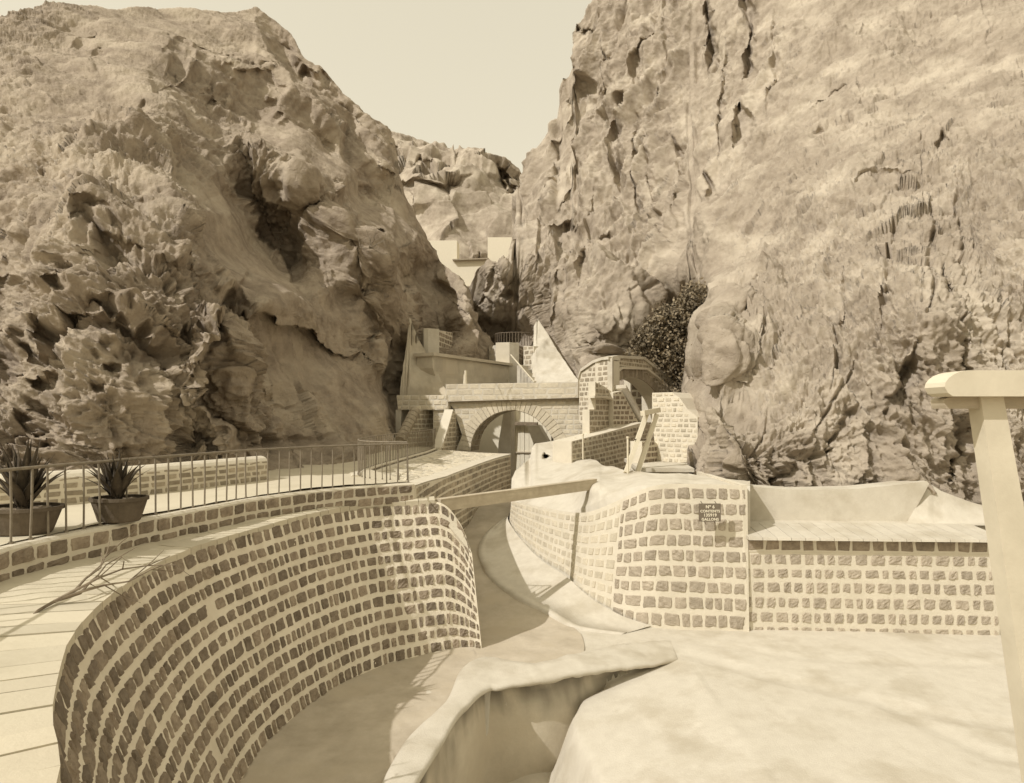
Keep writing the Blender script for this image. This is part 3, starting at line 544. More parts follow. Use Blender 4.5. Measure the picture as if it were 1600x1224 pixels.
# ---------------------------------------------------------------- railings
def railing(name, label, path, zb, h, step, r, m, rr=.02, top=True, square=True):
    root = empty(name, (0, 0, 0)); root.location = (path[0][0], path[0][1], zb); off = np.array([path[0][0], path[0][1], zb])
    path = np.array(path); L = np.r_[0, np.cumsum(np.linalg.norm(np.diff(path, axis=0), axis=1))]
    mb = MB(); mb.tube(np.c_[path, np.full(len(path), zb+h)]-off, rr, 8); mb.obj('top_rail', m, root, True)
    k = int(L[-1]/step); src = None
    mb = MB(); mb.tube([(0, 0, 0), (.006, 0, h*.5), (0, 0, h-rr*.6)], r, 6); mb.tube([(0, 0, 0), (0, 0, .03)], r*2, 6)
    for i in range(k+1):
        u = L[-1]*i/k; x = np.interp(u, L, path[:, 0])-off[0]; y = np.interp(u, L, path[:, 1])-off[1]
        if src is None: src = mb.obj('baluster', m, root, True); o = src
        else: o = src.copy(); C.objects.link(o); o.parent = root
        o.location = (x, y, 0); o.rotation_euler = (rnd.uniform(-.015, .015), rnd.uniform(-.02, .02), rnd.uniform(0, 3))
    return root
r1 = railing('railing', '', kerb[22:]+np.array([-.17, .02]), -1.72, 1.0, .285, .016, 'iron_pale', .024)
tag(r1, 'long thin iron railing with widely spaced bars along the terrace edge at left', 'railing')
r2 = railing('railing', '', rail2+np.array([-.1, 0]), -1.66, .98, .235, .012, 'iron_pale', .02)
tag(r2, 'curved U-shaped iron railing with close-set bars below the left wing of the bridge', 'railing')

# low parapet behind the potted plants
pp = smooth_poly([(-12.5, 9.4), (-10.4, 11.0), (-8.7, 12.7), (-7.6, 15.0), (-6.75, 17.2)], 40)
mb = MB(); T = np.gradient(pp, axis=0); T /= np.linalg.norm(T, axis=1, keepdims=True); N = np.c_[T[:, 1], -T[:, 0]]
ang = np.linspace(0, math.pi, 9); prof = [np.c_[pp+N*.25, np.full(40, -1.75)]]+[np.c_[pp+N*.25*math.cos(a), np.full(40, -1.27+.2*math.sin(a))] for a in ang]+[np.c_[pp-N*.25, np.full(40, -1.75)]]
prof = np.stack(prof); mb.grid(prof, 0); mb.add(prof[:, -1], [tuple(range(len(prof)))], 0); mb.add(prof[:, 0], [tuple(range(len(prof)))[::-1]], 0)
Lp = np.r_[0, np.cumsum(np.linalg.norm(np.diff(pp, axis=0), axis=1))]
def fp(u, w, h):
    i = min(max(np.searchsorted(Lp, u)-1, 0), 38); k = (u-Lp[i])/(Lp[i+1]-Lp[i]); p = pp[i]*(1-k)+pp[i+1]*k
    if w > -1.27:
        a = (w+1.27)/.25; c, s = math.cos(a), math.sin(a); q = p+N[i]*(.25*c+h); return (q[0], q[1], -1.27+.2*s+h*s)
    q = p+N[i]*(.25+h); return (q[0], q[1], w)
courses(mb, fp, 0.03, Lp[-1]-.03, -1.72, -1.28, .16, (.22, .45), .04, .018, 1, False, tv=.25)
u = .02
while u < Lp[-1]-.1:
    Ls = rnd.uniform(.35, .5); stone(mb, fp, u+.02, min(u+Ls, Lp[-1])-.02, -1.27, -1.27+.6, .018, 1, False, rnd.uniform(-.2, .2)); u += Ls
tag(mb.obj('parapet_wall', ['mortar', 'stone']), 'low parapet wall with rounded top behind the potted agaves on the terrace', 'wall')

# planters and agaves -------------------------------------------------
def tub(x, y, r, label, h=.34):
    root = empty('planter', (x, y, -1.7)); n = 28; prof = [(.0, .0), (.72, 0), (.76, .02), (1.0, h), (1.06, h), (1.06, h+.05), (.95, h+.05), (.9, h-.04), (0, h-.05)]
    G = np.array([[(math.cos(a)*q*r, math.sin(a)*q*r*.8, z) for a in np.linspace(0, 2*math.pi, n, endpoint=False)] for q, z in prof[:7]])
    mb = MB(); mb.grid(G, 0, closed=True); mb.obj('tub', 'tub', root, False)
    mb = MB(); mb.grid(np.array([[(math.cos(a)*q*r, math.sin(a)*q*r*.8, h-.01+.02*math.sin(5*a+q*7)) for a in np.linspace(0, 2*math.pi, n, endpoint=False)] for q in (.94, .6, .02)]), 0, closed=True); mb.obj('soil', 'bark', root)
    tag(root, label, 'planter', 'round planters holding agaves'); return root
def agave(x, y, z, H, n, label, seed):
    rg = random.Random(seed); mb = MB()
    for k in range(n):
        a = k*2.39996; lean = .06+.8*(k/n)**1.3; Lf = H*(.75+.4*rg.random()); wd = .055+.02*rg.random(); d = np.array([math.cos(a), math.sin(a)]); s = np.array([-d[1], d[0]])
        rows = []
        for t in np.linspace(0, 1, 8):
            th = lean*(.55+.75*t); r = Lf*t*math.sin(th*.8+.02)+.03; zz = Lf*t*math.cos(th*.8); ww = wd*(1-t**2.2)*(.75+.5*math.sin(math.pi*min(t*1.2, 1)))+.003
            c = np.array([d[0]*r, d[1]*r, zz]); e = np.array([s[0], s[1], 0])
            rows.append([c-e*ww+np.array([d[0], d[1], .3])*-.02*(1-t), c+np.array([-d[0]*.02, -d[1]*.02, -.02])*(1-t), c+e*ww, c+np.array([d[0]*-.0, 0, .035*(1-t)])])
        mb.grid(np.array(rows), 0, closed=True, tone=rg.uniform(-.3, .5))
    mb.tube([(0, 0, -.02), (0, 0, H*.35)], [.09, .05], 8)
    o = mb.obj('agave', 'agave', None, True); o.location = (x, y, z); tag(o, label, 'plant', 'agaves in round planters')
tub(-6.05+0-0.05, 9.75, .42, 'smaller round brown planter further along the terrace, in front of the low parapet')
bpy.data.objects['planter'].location = (-6.35, 10.35, -1.7)
agave(-6.4, 10.35, -1.4, .78, 34, 'spiky dark agave in the planter nearer the arch', 1)
tub(-7.1, 9.3, .5, 'wide dark round planter at the left end of the terrace')
agave(-7.1, 9.3, -1.4, .95, 46, 'larger dense agave at the far left behind the railing', 2)

# ================================================================== BASIN RIM
root = empty('basin_rim', (0, 0, 0)); tag(root, 'broad pale plastered rim with stained face round the sunken basin in the foreground', 'kerb')
n = 120; zt = np.interp(np.linspace(0, 1, n), [0, .3, .5, .75, 1], [-5.62, -5.55, -5.48, -5.53, -5.80])
c = .5*rb+.5*rf; mb = MB(); rows = []
vec = rf-rb
for s, dz in [(-.02, -.45), (.0, -.06), (.08, .0), (.3, .02), (.6, .02), (.9, 0), (.99, -.02), (1.01, -.08), (.97, -.13), (.72, -.14)]:
    rows.append(np.c_[rb+vec*s, zt+dz])
G = np.array(rows); G += (.022*fbm(G.astype(np.float32), .3, 5))[..., None]*np.array([.6, .6, 1]); mb.grid(G, 0); mb.obj('coping', 'plaster', root, True)
mb = MB(); rows = [np.c_[rb+vec*.70, zt-.05]]+[np.c_[rb+vec*(.70+.012*k), zt-.12-(3.0)*k/12] for k in range(1, 13)]
G = np.array(rows); G += (.03*fbm(G.astype(np.float32), .5, 4))[..., None]; mb.grid(G, 0)
Gf = G.astype(np.float32); dz_ = (zt[None]-.12)-G[..., 2]; st_ = np.clip(1.15-dz_/(.7+.5*fbm(Gf*np.array([1, 1, .15], np.float32), .35, 4)), 0, 1)*np.clip(.95+1.1*fbm(Gf, .5, 3), 0, 1); mb.t[-1] = (-.72*st_).reshape(-1)
mb.obj('face', 'plaster_old', root, True)

# ================================================================== PASSAGE RIGHT WALL, PIER, LOW WALL
root = empty('pier_wall', (0, 0, 0)); tag(root, 'tall pale stone wall and pier carrying the small inscribed plaque, curving back beside the passage', 'wall')
WT = [(6.36, 17.3, -1.87), (5.4, 17.45, -1.87), (4.5, 17.6, -1.87), (3.95, 17.7, -1.93), (3.45, 17.95, -2.15), (2.9, 18.4, -2.5), (2.35, 19.1, -2.85), (1.92, 20.0, -3.02), (1.25, 21.0, -3.05), (.7, 22.2, -3.1), (.25, 23.4, -3.16), (-.02, 24.6, -3.25)]
WB = [(6.36, 17.15, -5.85), (5.4, 17.3, -5.85), (4.5, 17.4, -5.85), (3.75, 17.55, -5.85), (3.15, 17.85, -5.85), (2.55, 18.3, -5.7), (2.0, 18.95, -5.55), (1.65, 19.75, -5.4), (1.05, 20.7, -5.2), (.52, 21.9, -4.95), (.1, 23.2, -4.7), (-.15, 24.5, -4.45)]
w12 = smooth_poly(np.c_[WT, WB], 140); wt = w12[:, :3]; wb = w12[:, 3:]
f2, L2, H2 = wallsurf(wt, wb); s2 = 1 if (np.array(f2(1, 1, .1))-np.array(f2(1, 1, 0)))[1] < 0 else -1
mb = MB(); t_ = np.linspace(0, 1, 30)[:, None, None]; mb.grid(wb[None]*(1-t_)+wt[None]*t_, 0)
courses(mb, lambda u, w, h: f2(u, w, h*s2), .03, 3.6, .04, H2-.03, .295, (.24, .52), .07, .03, 1, True, tv=.12, jitter=.8)
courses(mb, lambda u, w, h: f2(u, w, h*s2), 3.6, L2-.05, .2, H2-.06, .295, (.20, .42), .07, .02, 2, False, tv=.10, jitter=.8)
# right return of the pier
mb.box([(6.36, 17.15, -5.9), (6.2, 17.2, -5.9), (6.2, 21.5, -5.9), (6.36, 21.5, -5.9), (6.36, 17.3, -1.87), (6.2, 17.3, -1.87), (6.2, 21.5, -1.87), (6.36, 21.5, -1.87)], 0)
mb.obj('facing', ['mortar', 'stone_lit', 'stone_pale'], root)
# plaster platform and hump above the passage (top of the wall, back to the arch)
top = [(799, 747), (805, 735), (815, 727), (828, 716), (830, 700), (836, 693), (865, 689), (895, 697), (940, 726), (985, 737), (1080, 740), (1110, 745), (1173, 750)]
bot = [(799, 783), (850, 793), (895, 801), (930, 786), (960, 773), (1000, 760), (1060, 757), (1173, 759)]
ctrl = [(799, 783, 24.7), (850, 793, 21.55), (895, 801, 20.3), (930, 786, 19.35), (960, 773, 18.7), (1000, 761, 18.25), (1030, 759, 18.05), (1060, 758, 17.95), (1110, 758, 17.85), (1165, 758, 17.8), (799, 747, 26), (828, 716, 28), (830, 695, 30), (865, 689, 30.5), (895, 697, 29.5), (940, 726, 25.5), (985, 737, 22), (1080, 740, 21), (1165, 750, 19.5), (860, 740, 25.5), (930, 752, 20.5), (900, 720, 27), (850, 770, 23)]
o = sheet('platform', 799, 1172, 180, 70, top, bot, ctrl, 'plaster', [([(851, 708), (853, 718)], 3.2, 2.2)], lambda G, X, Y, vd: .05*fbm(G, 1.2, 4)*np.clip((Y-690)/20, .3, 1), back=6, backd=.12, skirt=1.2); tag(o, kind='structure')
# apron with a kerb at the foot of the wall
RO = [(-.03, 25.7), (-.84, 24.1), (-1.17, 22.5), (-1.0, 21.2), (-.6, 20.05), (.19, 18.9), (.91, 18.2), (1.45, 17.55), (1.95, 17.2), (2.9, 16.9)]
ro = smooth_poly(RO, 100); ri = smooth_poly([(-.1, 25.0), (-.15, 24.3), (.1, 23.2), (.5, 21.9), (1.0, 20.7), (1.6, 19.75), (2.0, 18.95), (2.5, 18.3), (3.1, 17.8), (3.8, 17.5)], 100)
tp = np.clip((np.arange(100)[::-1])/30, 0, 1); A = np.c_[ro, Zf(ro[:, 1])-.1]; A1 = np.c_[ro, Zf(ro[:, 1])+.03+.11*tp]; d = (ri-ro); A2 = np.c_[ro+d*.16, Zf((ro+d*.16)[:, 1])+.05+.11*tp]; A3 = np.c_[ro+d*.17, Zf((ro+d*.17)[:, 1])+.03+.09*tp]; B = np.c_[ri, Zf(ri[:, 1])+.06+.36*tp]
mb = MB(); mb.grid(np.array([A, A1, A2, A3, A3*.5+B*.5, B]), 0)
tag(mb.obj('apron', 'plaster', None, True), 'smooth pale plaster apron with raised kerb curving round the foot of the passage wall', 'kerb')
# low wall at right with overhanging coping
root = empty('low_wall', (0, 0, 0)); tag(root, 'low wall of squared stones with thick pale joints and overhanging coping at right', 'wall')
pl = Plane(1165, 17.28, 1565, 16.95)
def xt(mb): pass
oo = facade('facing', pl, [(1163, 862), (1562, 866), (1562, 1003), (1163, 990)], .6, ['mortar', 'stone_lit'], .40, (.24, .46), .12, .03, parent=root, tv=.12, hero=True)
mb = MB(); a, b = -.0, pl.L+.0
for i in range(18):
    u0 = a+(b-a)*i/18; u1 = a+(b-a)*(i+1)/18-.015
    za = -3.30-(-.18)*0; q = lambda u, h, z: pl.f(u, z-.0, h)
    mb.box([q(u0, .30, -3.30), q(u1, .30, -3.30), q(u1, -1.2, -3.30), q(u0, -1.2, -3.30), q(u0, .28, -3.235), q(u1, .28, -3.235), q(u1, -1.2, -3.07), q(u0, -1.2, -3.07)], 0, rnd.uniform(-.06, .03))
mb.obj('coping', 'plaster', root)
mb = MB(); slab(mb, pl, [(0, -3.66), (pl.L, -3.66), (pl.L, -3.3), (0, -3.3)], .4, 0, (), .02)  # darker stones put the coping's shadow into the colour of this band
courses(mb, lambda u, w, h: pl.f(u, w, h+.02), 0.02, pl.L, -3.65, -3.31, .34, (.3, .6), .04, .02, 1, False, tv=.2); mb.obj('coping_shade_band', ['mortar', 'stone_dark'], root)
# ledge behind the coping, plaster wall and sloping plaster bank
mb = MB(); mb.add([pl.f(-.3, -3.09, -1.1), pl.f(pl.L+6, -3.09, -1.1), pl.f(pl.L+6, -3.10, -7), pl.f(-.3, -3.10, -7)], [(0, 1, 2, 3)]); tag(mb.obj('walkway', 'plaster'), kind='structure')
p2 = Plane(1160, 19.0, 1450, 18.7)
mb = MB(); o = facade('plaster_wall', p2, [(1160, 760), (1250, 766), (1340, 764), (1400, 758), (1448, 752), (1452, 756), (1436, 786), (1416, 818), (1160, 818)], .8, ['plaster', 'plaster'], stones=False)
tag(o, 'plain plastered wall at the foot of the right cliff behind the low coping', 'wall')
top = [(1418, 815), (1452, 756), (1470, 768), (1530, 790), (1560, 800), (1800, 830)]; bot = [(1418, 819), (1800, 840)]
o = sheet('plaster_bank', 1418, 1800, 90, 30, top, bot, [(1418, 817, 18.5), (1452, 756, 19.1), (1530, 790, 19.0), (1530, 817, 18.4), (1600, 815, 18.8), (1800, 835, 18)], 'plaster', (), lambda G, X, Y, vd: .04*fbm(G, 1, 3), back=4, backd=.1, skirt=.3)
tag(o, 'bright triangular plaster slope beside the plastered wall at far right', 'embankment')

# plaque ---------------------------------------------------------------
root = empty('inscribed_plaque', (0, 0, 0)); tag(root, 'small grey plaque with white lettering hung on the tall pale pier', 'sign')
pc = P(1109, 801, 16.95); root.location = pc
mb = MB(); mb.abox(-.285, .285, -.03, .03, -.235, .235); mb.obj('board', 'plaque', root)
mb = MB()
for x, z in ((-.2, .235), (.17, .235), (-.14, -.24), (.12, -.24)):
    mb = MB(); mb.tube([(x, 0, z), (x-.03*np.sign(z), .03, z+.06*np.sign(z))], .012, 5); mb.obj('hook', 'iron', root)
for i, (txt, sz) in enumerate([("N\u00ba 6", .115), ("CONTENTS", .094), ("135919", .108), ("GALLONS", .096)]):
    cu = bpy.data.curves.new('lettering', 'FONT'); cu.body = txt; cu.size = sz; cu.align_x = 'CENTER'; cu.extrude = .004; cu.offset = .002; cu.space_character = 1.08
    to = bpy.data.objects.new('tmp', cu); C.objects.link(to); bpy.context.view_layer.update()
    me = bpy.data.meshes.new_from_object(to.evaluated_get(bpy.context.evaluated_depsgraph_get())); bpy.data.objects.remove(to)
    me.materials.clear(); me.materials.append(M['letter']); lo = bpy.data.objects.new('lettering', me); C.objects.link(lo); lo.parent = root
    lo.location = (0, -.034, .125-.108*i-.01); lo.rotation_euler = (R(90), 0, 0)

# beam across the passage ---------------------------------------------
a = np.array([-1.92, 16.75, -2.20]); b = np.array([2.62, 20.3, -2.02]); d = (b-a)/np.linalg.norm(b-a); s = np.array([d[1], -d[0], 0]); s /= np.linalg.norm(s); mb = MB()
h = np.array([0, 0, 1.])
mb.box([a-s*.1-h*.3, a+s*.1-h*.3, b+s*.1-h*.3, b-s*.1-h*.3, a-s*.1, a+s*.1, b+s*.1, b-s*.1]); 
mb.box([a-s*.115+h*.002, a+s*.115+h*.002, b+s*.115+h*.002, b-s*.115+h*.002, a-s*.115+h*.03, a+s*.115+h*.03, b+s*.115+h*.03, b-s*.115+h*.03])
tag(mb.obj('beam', 'wood'), 'long pale beam lying across the passage between the two tank walls', 'beam')
# post and cross-board at the right edge
root = empty('post_and_rail', (0, 0, 0)); tag(root, 'big pale tapered post under a round-ended board, close up at the right edge', 'post')
mb = MB(); D0, D1 = 3.95, 4.2
def q4(px0, px1, py, Dd, dd): x0, x1 = (px0-800)/1000*Dd, (px1-800)/1000*Dd; z = (650-py)/1000*Dd; return [(x0, Dd, z), (x1, Dd, z), (x1, Dd+dd, z), (x0-.0, Dd+dd, z)]
bt_ = q4(1635, 1700, 1330, 3.95, .13); tp_ = q4(1532, 1568, 619, 3.95, .12); mb.box([*bt_, *tp_]); mb.obj('post', 'whitewood', root)
def plank(mb, x0, x1, y0, y1, z0, z1, r):
    pts = [(x1, z0), (x1, z1), (x0+r*1.6, z1)]+[(x0+r*1.6-r*1.6*math.sin(t), z1-r+r*math.cos(t)) for t in np.linspace(.15, math.pi/2, 6)]+[(x0+r*.2, z0+.02), (x0+r*.5, z0)]
    n = len(pts); mb.add([(x, y0, z) for x, z in pts]+[(x, y1, z) for x, z in pts], [tuple(range(n))[::-1], tuple(range(n, 2*n))]+[(i, (i+1) % n, (i+1) % n+n, i+n) for i in range(n)])
mb = MB(); plank(mb, 2.61, 5.2, 3.86, 4.05, .118, .275, .1); mb.obj('board', 'whitewood', root)
mb = MB(); plank(mb, 2.68, 5.2, 3.97, 4.1, .045, .1175, .03); mb.obj('under_board', 'wood', root)

# ================================================================== ARCH BRIDGE
root = empty('arch_bridge', (0, 0, 0)); tag(root, 'pale stone bridge with a wide round arch and smooth parapet', 'bridge')
pl = Plane(690, 35.3, 910, 33.0)
arch = [(736, 800), (735, 705), (737, 690), (742, 676), (750, 664), (761, 654), (775, 646), (790, 642), (803, 641), (818, 644), (832, 650), (845, 660), (857, 674), (867, 690), (872, 705), (874, 800)]
def ring(mb, pl, pts_px, w, m, t, k=.9, n=26, tone=.1):
    pts = smooth_poly([pl.uw(*p) for p in pts_px], n+1); T = np.gradient(pts, axis=0); T /= np.linalg.norm(T, axis=1, keepdims=True); N = np.c_[-T[:, 1], T[:, 0]]
    for i in range(n):
        a, b = pts[i], pts[i+1]; na, nb_ = N[i], N[i+1]; g = (b-a)*.07
        o = [a+g, b-g, b-g+nb_*w, a+g+na*w]; V = [pl.f(*p, -.02) for p in o]+[pl.f(*p, t) for p in o]; mb.box(V, m, rnd.uniform(-tone, tone))
def vs(mb): ring(mb, pl, arch[1:-1], .62, 1, .055, n=30)
facade('spandrel_wall', pl, [(700, 628), (907, 624), (916, 640), (914, 690), (905, 800), (715, 800), (712, 705), (722, 680), (709, 640)], 1.3, ['plaster', 'stone_pale'], .27, (.3, .6), .035, .02, [arch], root, tv=.12, xtra=vs)
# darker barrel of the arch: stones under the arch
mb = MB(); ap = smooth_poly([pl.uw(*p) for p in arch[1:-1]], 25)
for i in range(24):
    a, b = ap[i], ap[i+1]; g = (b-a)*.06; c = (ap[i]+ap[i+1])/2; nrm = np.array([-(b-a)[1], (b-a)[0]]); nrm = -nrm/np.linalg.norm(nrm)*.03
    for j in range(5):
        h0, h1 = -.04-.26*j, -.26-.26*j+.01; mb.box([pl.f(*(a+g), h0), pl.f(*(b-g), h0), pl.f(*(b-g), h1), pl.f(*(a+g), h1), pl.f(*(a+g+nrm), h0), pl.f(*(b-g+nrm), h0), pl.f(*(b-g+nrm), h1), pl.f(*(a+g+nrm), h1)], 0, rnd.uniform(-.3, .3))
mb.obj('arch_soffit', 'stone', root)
facade('parapet', pl, [(700, 601), (905, 597.5), (905, 622), (700, 628)], 1.9, ['plaster', 'stone_pale'], .28, (.5, 1.1), .03, .012, (), root, tv=.08, h0=.34)
mb = MB(); ua, wa = pl.uw(706, 626); ub, wb_ = pl.uw(906, 622); slab(mb, pl, [(ua, wa-.15), (ub, wb_-.15), (ub, wb_-.002), (ua, wa-.002)], .5, 0, (), .12); mb.obj('string_course', 'stone', root)
mb = MB(); c = P(727, 600, 34.7); mb.tube([c, c+np.array([0, 0, .5])], [.12, .09], 10); mb.tube([c+np.array([.02, 0, .5]), c+np.array([.02, 0, .72])], [.07, .07], 8); tag(mb.obj('bollard', 'whitewood', None, True), 'small white stub post standing behind the bridge parapet', 'bollard')
# left wing: ledge band, pale pier, shaded return walls
wing = empty('wing_wall', (0, 0, 0)); tag(wing, 'left wing of the bridge with sloping buttresses and shaded recesses beside the cone of plaster', 'wall')
p3 = Plane(624, 36.2, 712, 35.2)
facade('upper_band', p3, [(626, 618), (704, 618), (706, 641), (628, 641)], 1.8, ['plaster', 'stone_pale'], .27, (.3, .6), .05, .03, (), wing, tv=.15, h0=.5)
facade('pier', p3, [(681, 640.5), (708, 640.5), (696, 690), (693, 716), (681, 716)], 1.5, ['plaster', 'stone_pale'], .3, (.3, .6), .05, .02, (), wing, tv=.1, h0=.35)
facade('return_wall', Plane(628, 33.4, 684, 36.8), [(628, 688), (640, 665), (652, 641), (684, 641), (684, 716), (628, 720)], .5, ['mortar', 'stone'], .25, (.3, .55), .045, .03, (), wing, tv=.2)
facade('buttress', Plane(690, 33.0, 724, 36.2), [(690, 700), (700, 668), (708, 640), (716, 652), (722, 676), (724, 716), (690, 722)], .5, ['mortar', 'stone'], .25, (.3, .55), .045, .03, (), wing, tv=.2)
facade('end_pier', p3, [(624, 640.5), (633, 640.5), (630, 716), (624, 716)], 1.5, ['plaster', 'stone_pale'], stones=False, parent=wing, h0=.45)
mb = MB(); pr = Plane(628, 33.4, 684, 36.8)
for i in range(8):
    a = np.array(pr.uw(628+24*i/8, 688-47*i/8)); b = np.array(pr.uw(628+24*(i+1)/8, 688-47*(i+1)/8)); a3 = np.array(pr.f(*a, -.1)); b3 = np.array(pr.f(*b, -.1)); mb.tube([a3, a3*.1+b3*.9], .3, 10)
mb.obj('rounded_coping', 'stone', wing, True)
# cone shaped plaster facing against the rock
top = [(622, 640), (627, 590), (632, 560), (637, 520), (640, 495), (645, 508), (655, 532), (668, 555), (682, 578), (692, 600), (700, 617)]; bot = [(622, 716), (632, 700), (640, 645), (700, 640)]
o = sheet('plaster_cone', 622, 700, 80, 110, top, bot, [(622, 680, 37.4), (632, 600, 38.0), (640, 495, 39.3), (660, 560, 39.2), (650, 620, 38.2), (690, 600, 38.0), (700, 617, 37.6), (660, 640, 37.8), (700, 640, 37.2)], 'plaster_old', (), lambda G, X, Y, vd: .12*fbm(G, 1.5, 4), back=2, backd=.015, skirt=.5)
tag(o, 'tall pointed sheet of weathered white plaster leaning on the rock left of the bridge', 'embankment')
# behind the arch
o = facade('back_wall', Plane(720, 40.5, 800, 39.5), [(715, 625), (787, 625), (800, 640), (797, 700), (790, 800), (715, 800)], 1.0, ['letter', 'stone_pale'], stones=False); tag(o, 'pale plastered bank seen through the left half of the bridge arch', 'wall')
o = facade('jamb_wall', Plane(776, 37.2, 800, 36.8), [(788, 638), (799, 638), (799, 692), (799, 800), (772, 800), (779, 692)], .5, ['plaster', 'stone_lit'], .24, (.25, .45), .05, .025, xtra=None, stones=False); tag(o, 'narrow pale battered jamb beside the sluice under the arch', 'wall')
root = empty('sluice_gate', (0, 0, 0)); tag(root, 'boarded sluice gate with a cross beam seen through the bridge arch', 'gate')
pg = Plane(798, 40, 870, 39)
mb = MB()
for i in range(9):
    x = 799+i*7; q = [pg.uw(x, 640), pg.uw(x+6.4, 640), pg.uw(x+6.4, 780), pg.uw(x, 780)]; slab(mb, pg, q, .12, 0, (), rnd.uniform(0, .03))
mb.obj('planks', 'letter', root)
mb = MB(); q = [pg.uw(796, 659), pg.uw(842, 660), pg.uw(842, 665), pg.uw(796, 664)]; slab(mb, pg, q, .3, 0, (), .45); mb.obj('cross_beam', 'bark', root)
mb = MB(); q = [pg.uw(798, 706), pg.uw(860, 706), pg.uw(860, 708), pg.uw(798, 708)]; slab(mb, pg, q, .1, 0, (), .1); mb.obj('batten', 'wood', root)
mb = MB(); pg2 = Plane(798, 37.5, 870, 36.5); q = [pg2.uw(823, 665), pg2.uw(842, 665), pg2.uw(862, 700), pg2.uw(845, 720), pg2.uw(836, 700)]; slab(mb, pg2, q, .5, 0); tag(mb.obj('sluice_ramp', 'plaster'), 'slanting white plaster strip leading down behind the right of the arch', 'ramp')

# ================================================================== UPPER TERRACES
root = empty('upper_dam', (0, 0, 0)); tag(root, 'weathered plastered dam wall with projecting coping rising behind the arch bridge', 'dam')
pu = Plane(674, 38, 822, 47.7)
facade('wall', pu, [(676, 556), (820, 576), (822, 620), (690, 640), (684, 600), (676, 575)], 1.2, ['plaster_old', 'plaster_old'], .95, (1.2, 2.2), .05, .015, (), root, tv=.1)
mb = MB(); q = [pu.uw(673, 551), pu.uw(820, 571.5), pu.uw(820, 575), pu.uw(673, 556)]; slab(mb, pu, q, 1.6, 0, (), .22); mb.obj('coping', 'plaster_old', root)
root = empty('brick_pillar', (0, 0, 0)); tag(root, 'square dark stone block with a bright corner standing on the left end of the upper dam', 'wall')
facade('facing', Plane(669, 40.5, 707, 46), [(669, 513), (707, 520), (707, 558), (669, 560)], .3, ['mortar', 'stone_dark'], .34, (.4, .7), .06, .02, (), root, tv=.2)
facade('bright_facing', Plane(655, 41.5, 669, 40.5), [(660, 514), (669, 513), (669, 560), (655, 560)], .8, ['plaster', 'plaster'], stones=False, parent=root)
root = empty('terrace_pier', (0, 0, 0)); tag(root, 'pier with a bright front and a shaded side at the right end of the upper dam', 'wall')
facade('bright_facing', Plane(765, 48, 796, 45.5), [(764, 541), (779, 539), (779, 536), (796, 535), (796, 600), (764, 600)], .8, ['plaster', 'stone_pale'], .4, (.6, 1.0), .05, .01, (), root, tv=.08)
facade('shaded_facing', Plane(796, 45.5, 822, 52), [(796, 535), (822, 544), (822, 600), (796, 600)], 1.0, ['mortar', 'stone'], .36, (.45, .7), .06, .02, (), root, tv=.2)  # shade put into the colour, darker stone than the bright front
cx, cy = (784-800)/1000*48, 49.0
ringp = np.array([(cx+1.05+1.6*math.cos(a), cy+1.3*math.sin(a)) for a in np.linspace(math.pi*1.0, math.pi*2.05, 24)])
tag(railing('railing', '', ringp, P(784, 540, 48)[2], .95, .22, .028, 'iron', .03), 'small bowed iron railing on top of the pier beside the upper dam', 'railing')
root = empty('stair_wall', (0, 0, 0)); tag(root, 'stepped stone stair with thin white handrail right of the upper dam', 'stairs')
ps = Plane(818, 44, 856, 42)
facade('side_wall', ps, [(818, 541), (834, 541), (836, 575), (848, 590), (855, 600), (855, 640), (818, 640)], .6, ['mortar', 'stone'], .34, (.4, .7), .06, .02, (), root, tv=.2)
mb = MB()
for i in range(5):
    q = [ps.uw(824+i*5, 572+i*6), ps.uw(831+i*5, 572+i*6), ps.uw(831+i*5, 620), ps.uw(824+i*5, 620)]; slab(mb, ps, q, .6, 0, (), .9)
mb.obj('steps', 'plaster', root)
mb = MB(); mb.tube([ps.f(*ps.uw(816, 556), 1.0), ps.f(*ps.uw(853, 598), 1.0)], .05, 6); mb.obj('handrail', 'whitewood', root)
top = [(831, 545), (838, 500), (848, 512), (862, 532), (880, 560), (900, 588), (908, 600)]; bot = [(831, 620), (908, 640)]
o = sheet('plaster_bank', 831, 908, 60, 60, top, bot, [(831, 545, 43.5), (838, 500, 46), (862, 532, 44.5), (900, 588, 40), (908, 620, 36.5), (850, 600, 41), (831, 620, 42)], 'plaster', (), lambda G, X, Y, vd: .22*fbm(G, 2, 4), back=3, backd=.1, skirt=.5)
tag(o, 'smooth white plaster slope between the stair and the hump-backed bridge', 'embankment')
# spillway dams high in the gorge
root = empty('gorge_dam', (0, 0, 0)); tag(root, 'distant white dam with a square notch high up in the gorge', 'dam')
pd = Plane(660, 79, 840, 78)
facade('wall', pd, [(655, 376), (714, 376), (714, 408), (762, 406), (762, 371), (840, 371), (840, 470), (655, 470)], 2, ['letter', 'plaster'], stones=False, parent=root)
mb = MB(); q = [pd.uw(708, 406.5), pd.uw(764, 404.5), pd.uw(764, 406.5), pd.uw(708, 408.5)]; slab(mb, pd, q, 1.2, 0, (), .5); q = [pd.uw(720, 449), pd.uw(760, 448), pd.uw(760, 450), pd.uw(720, 451)]; slab(mb, pd, q, 1.2, 0, (), .6); mb.obj('sill', 'stone', root)

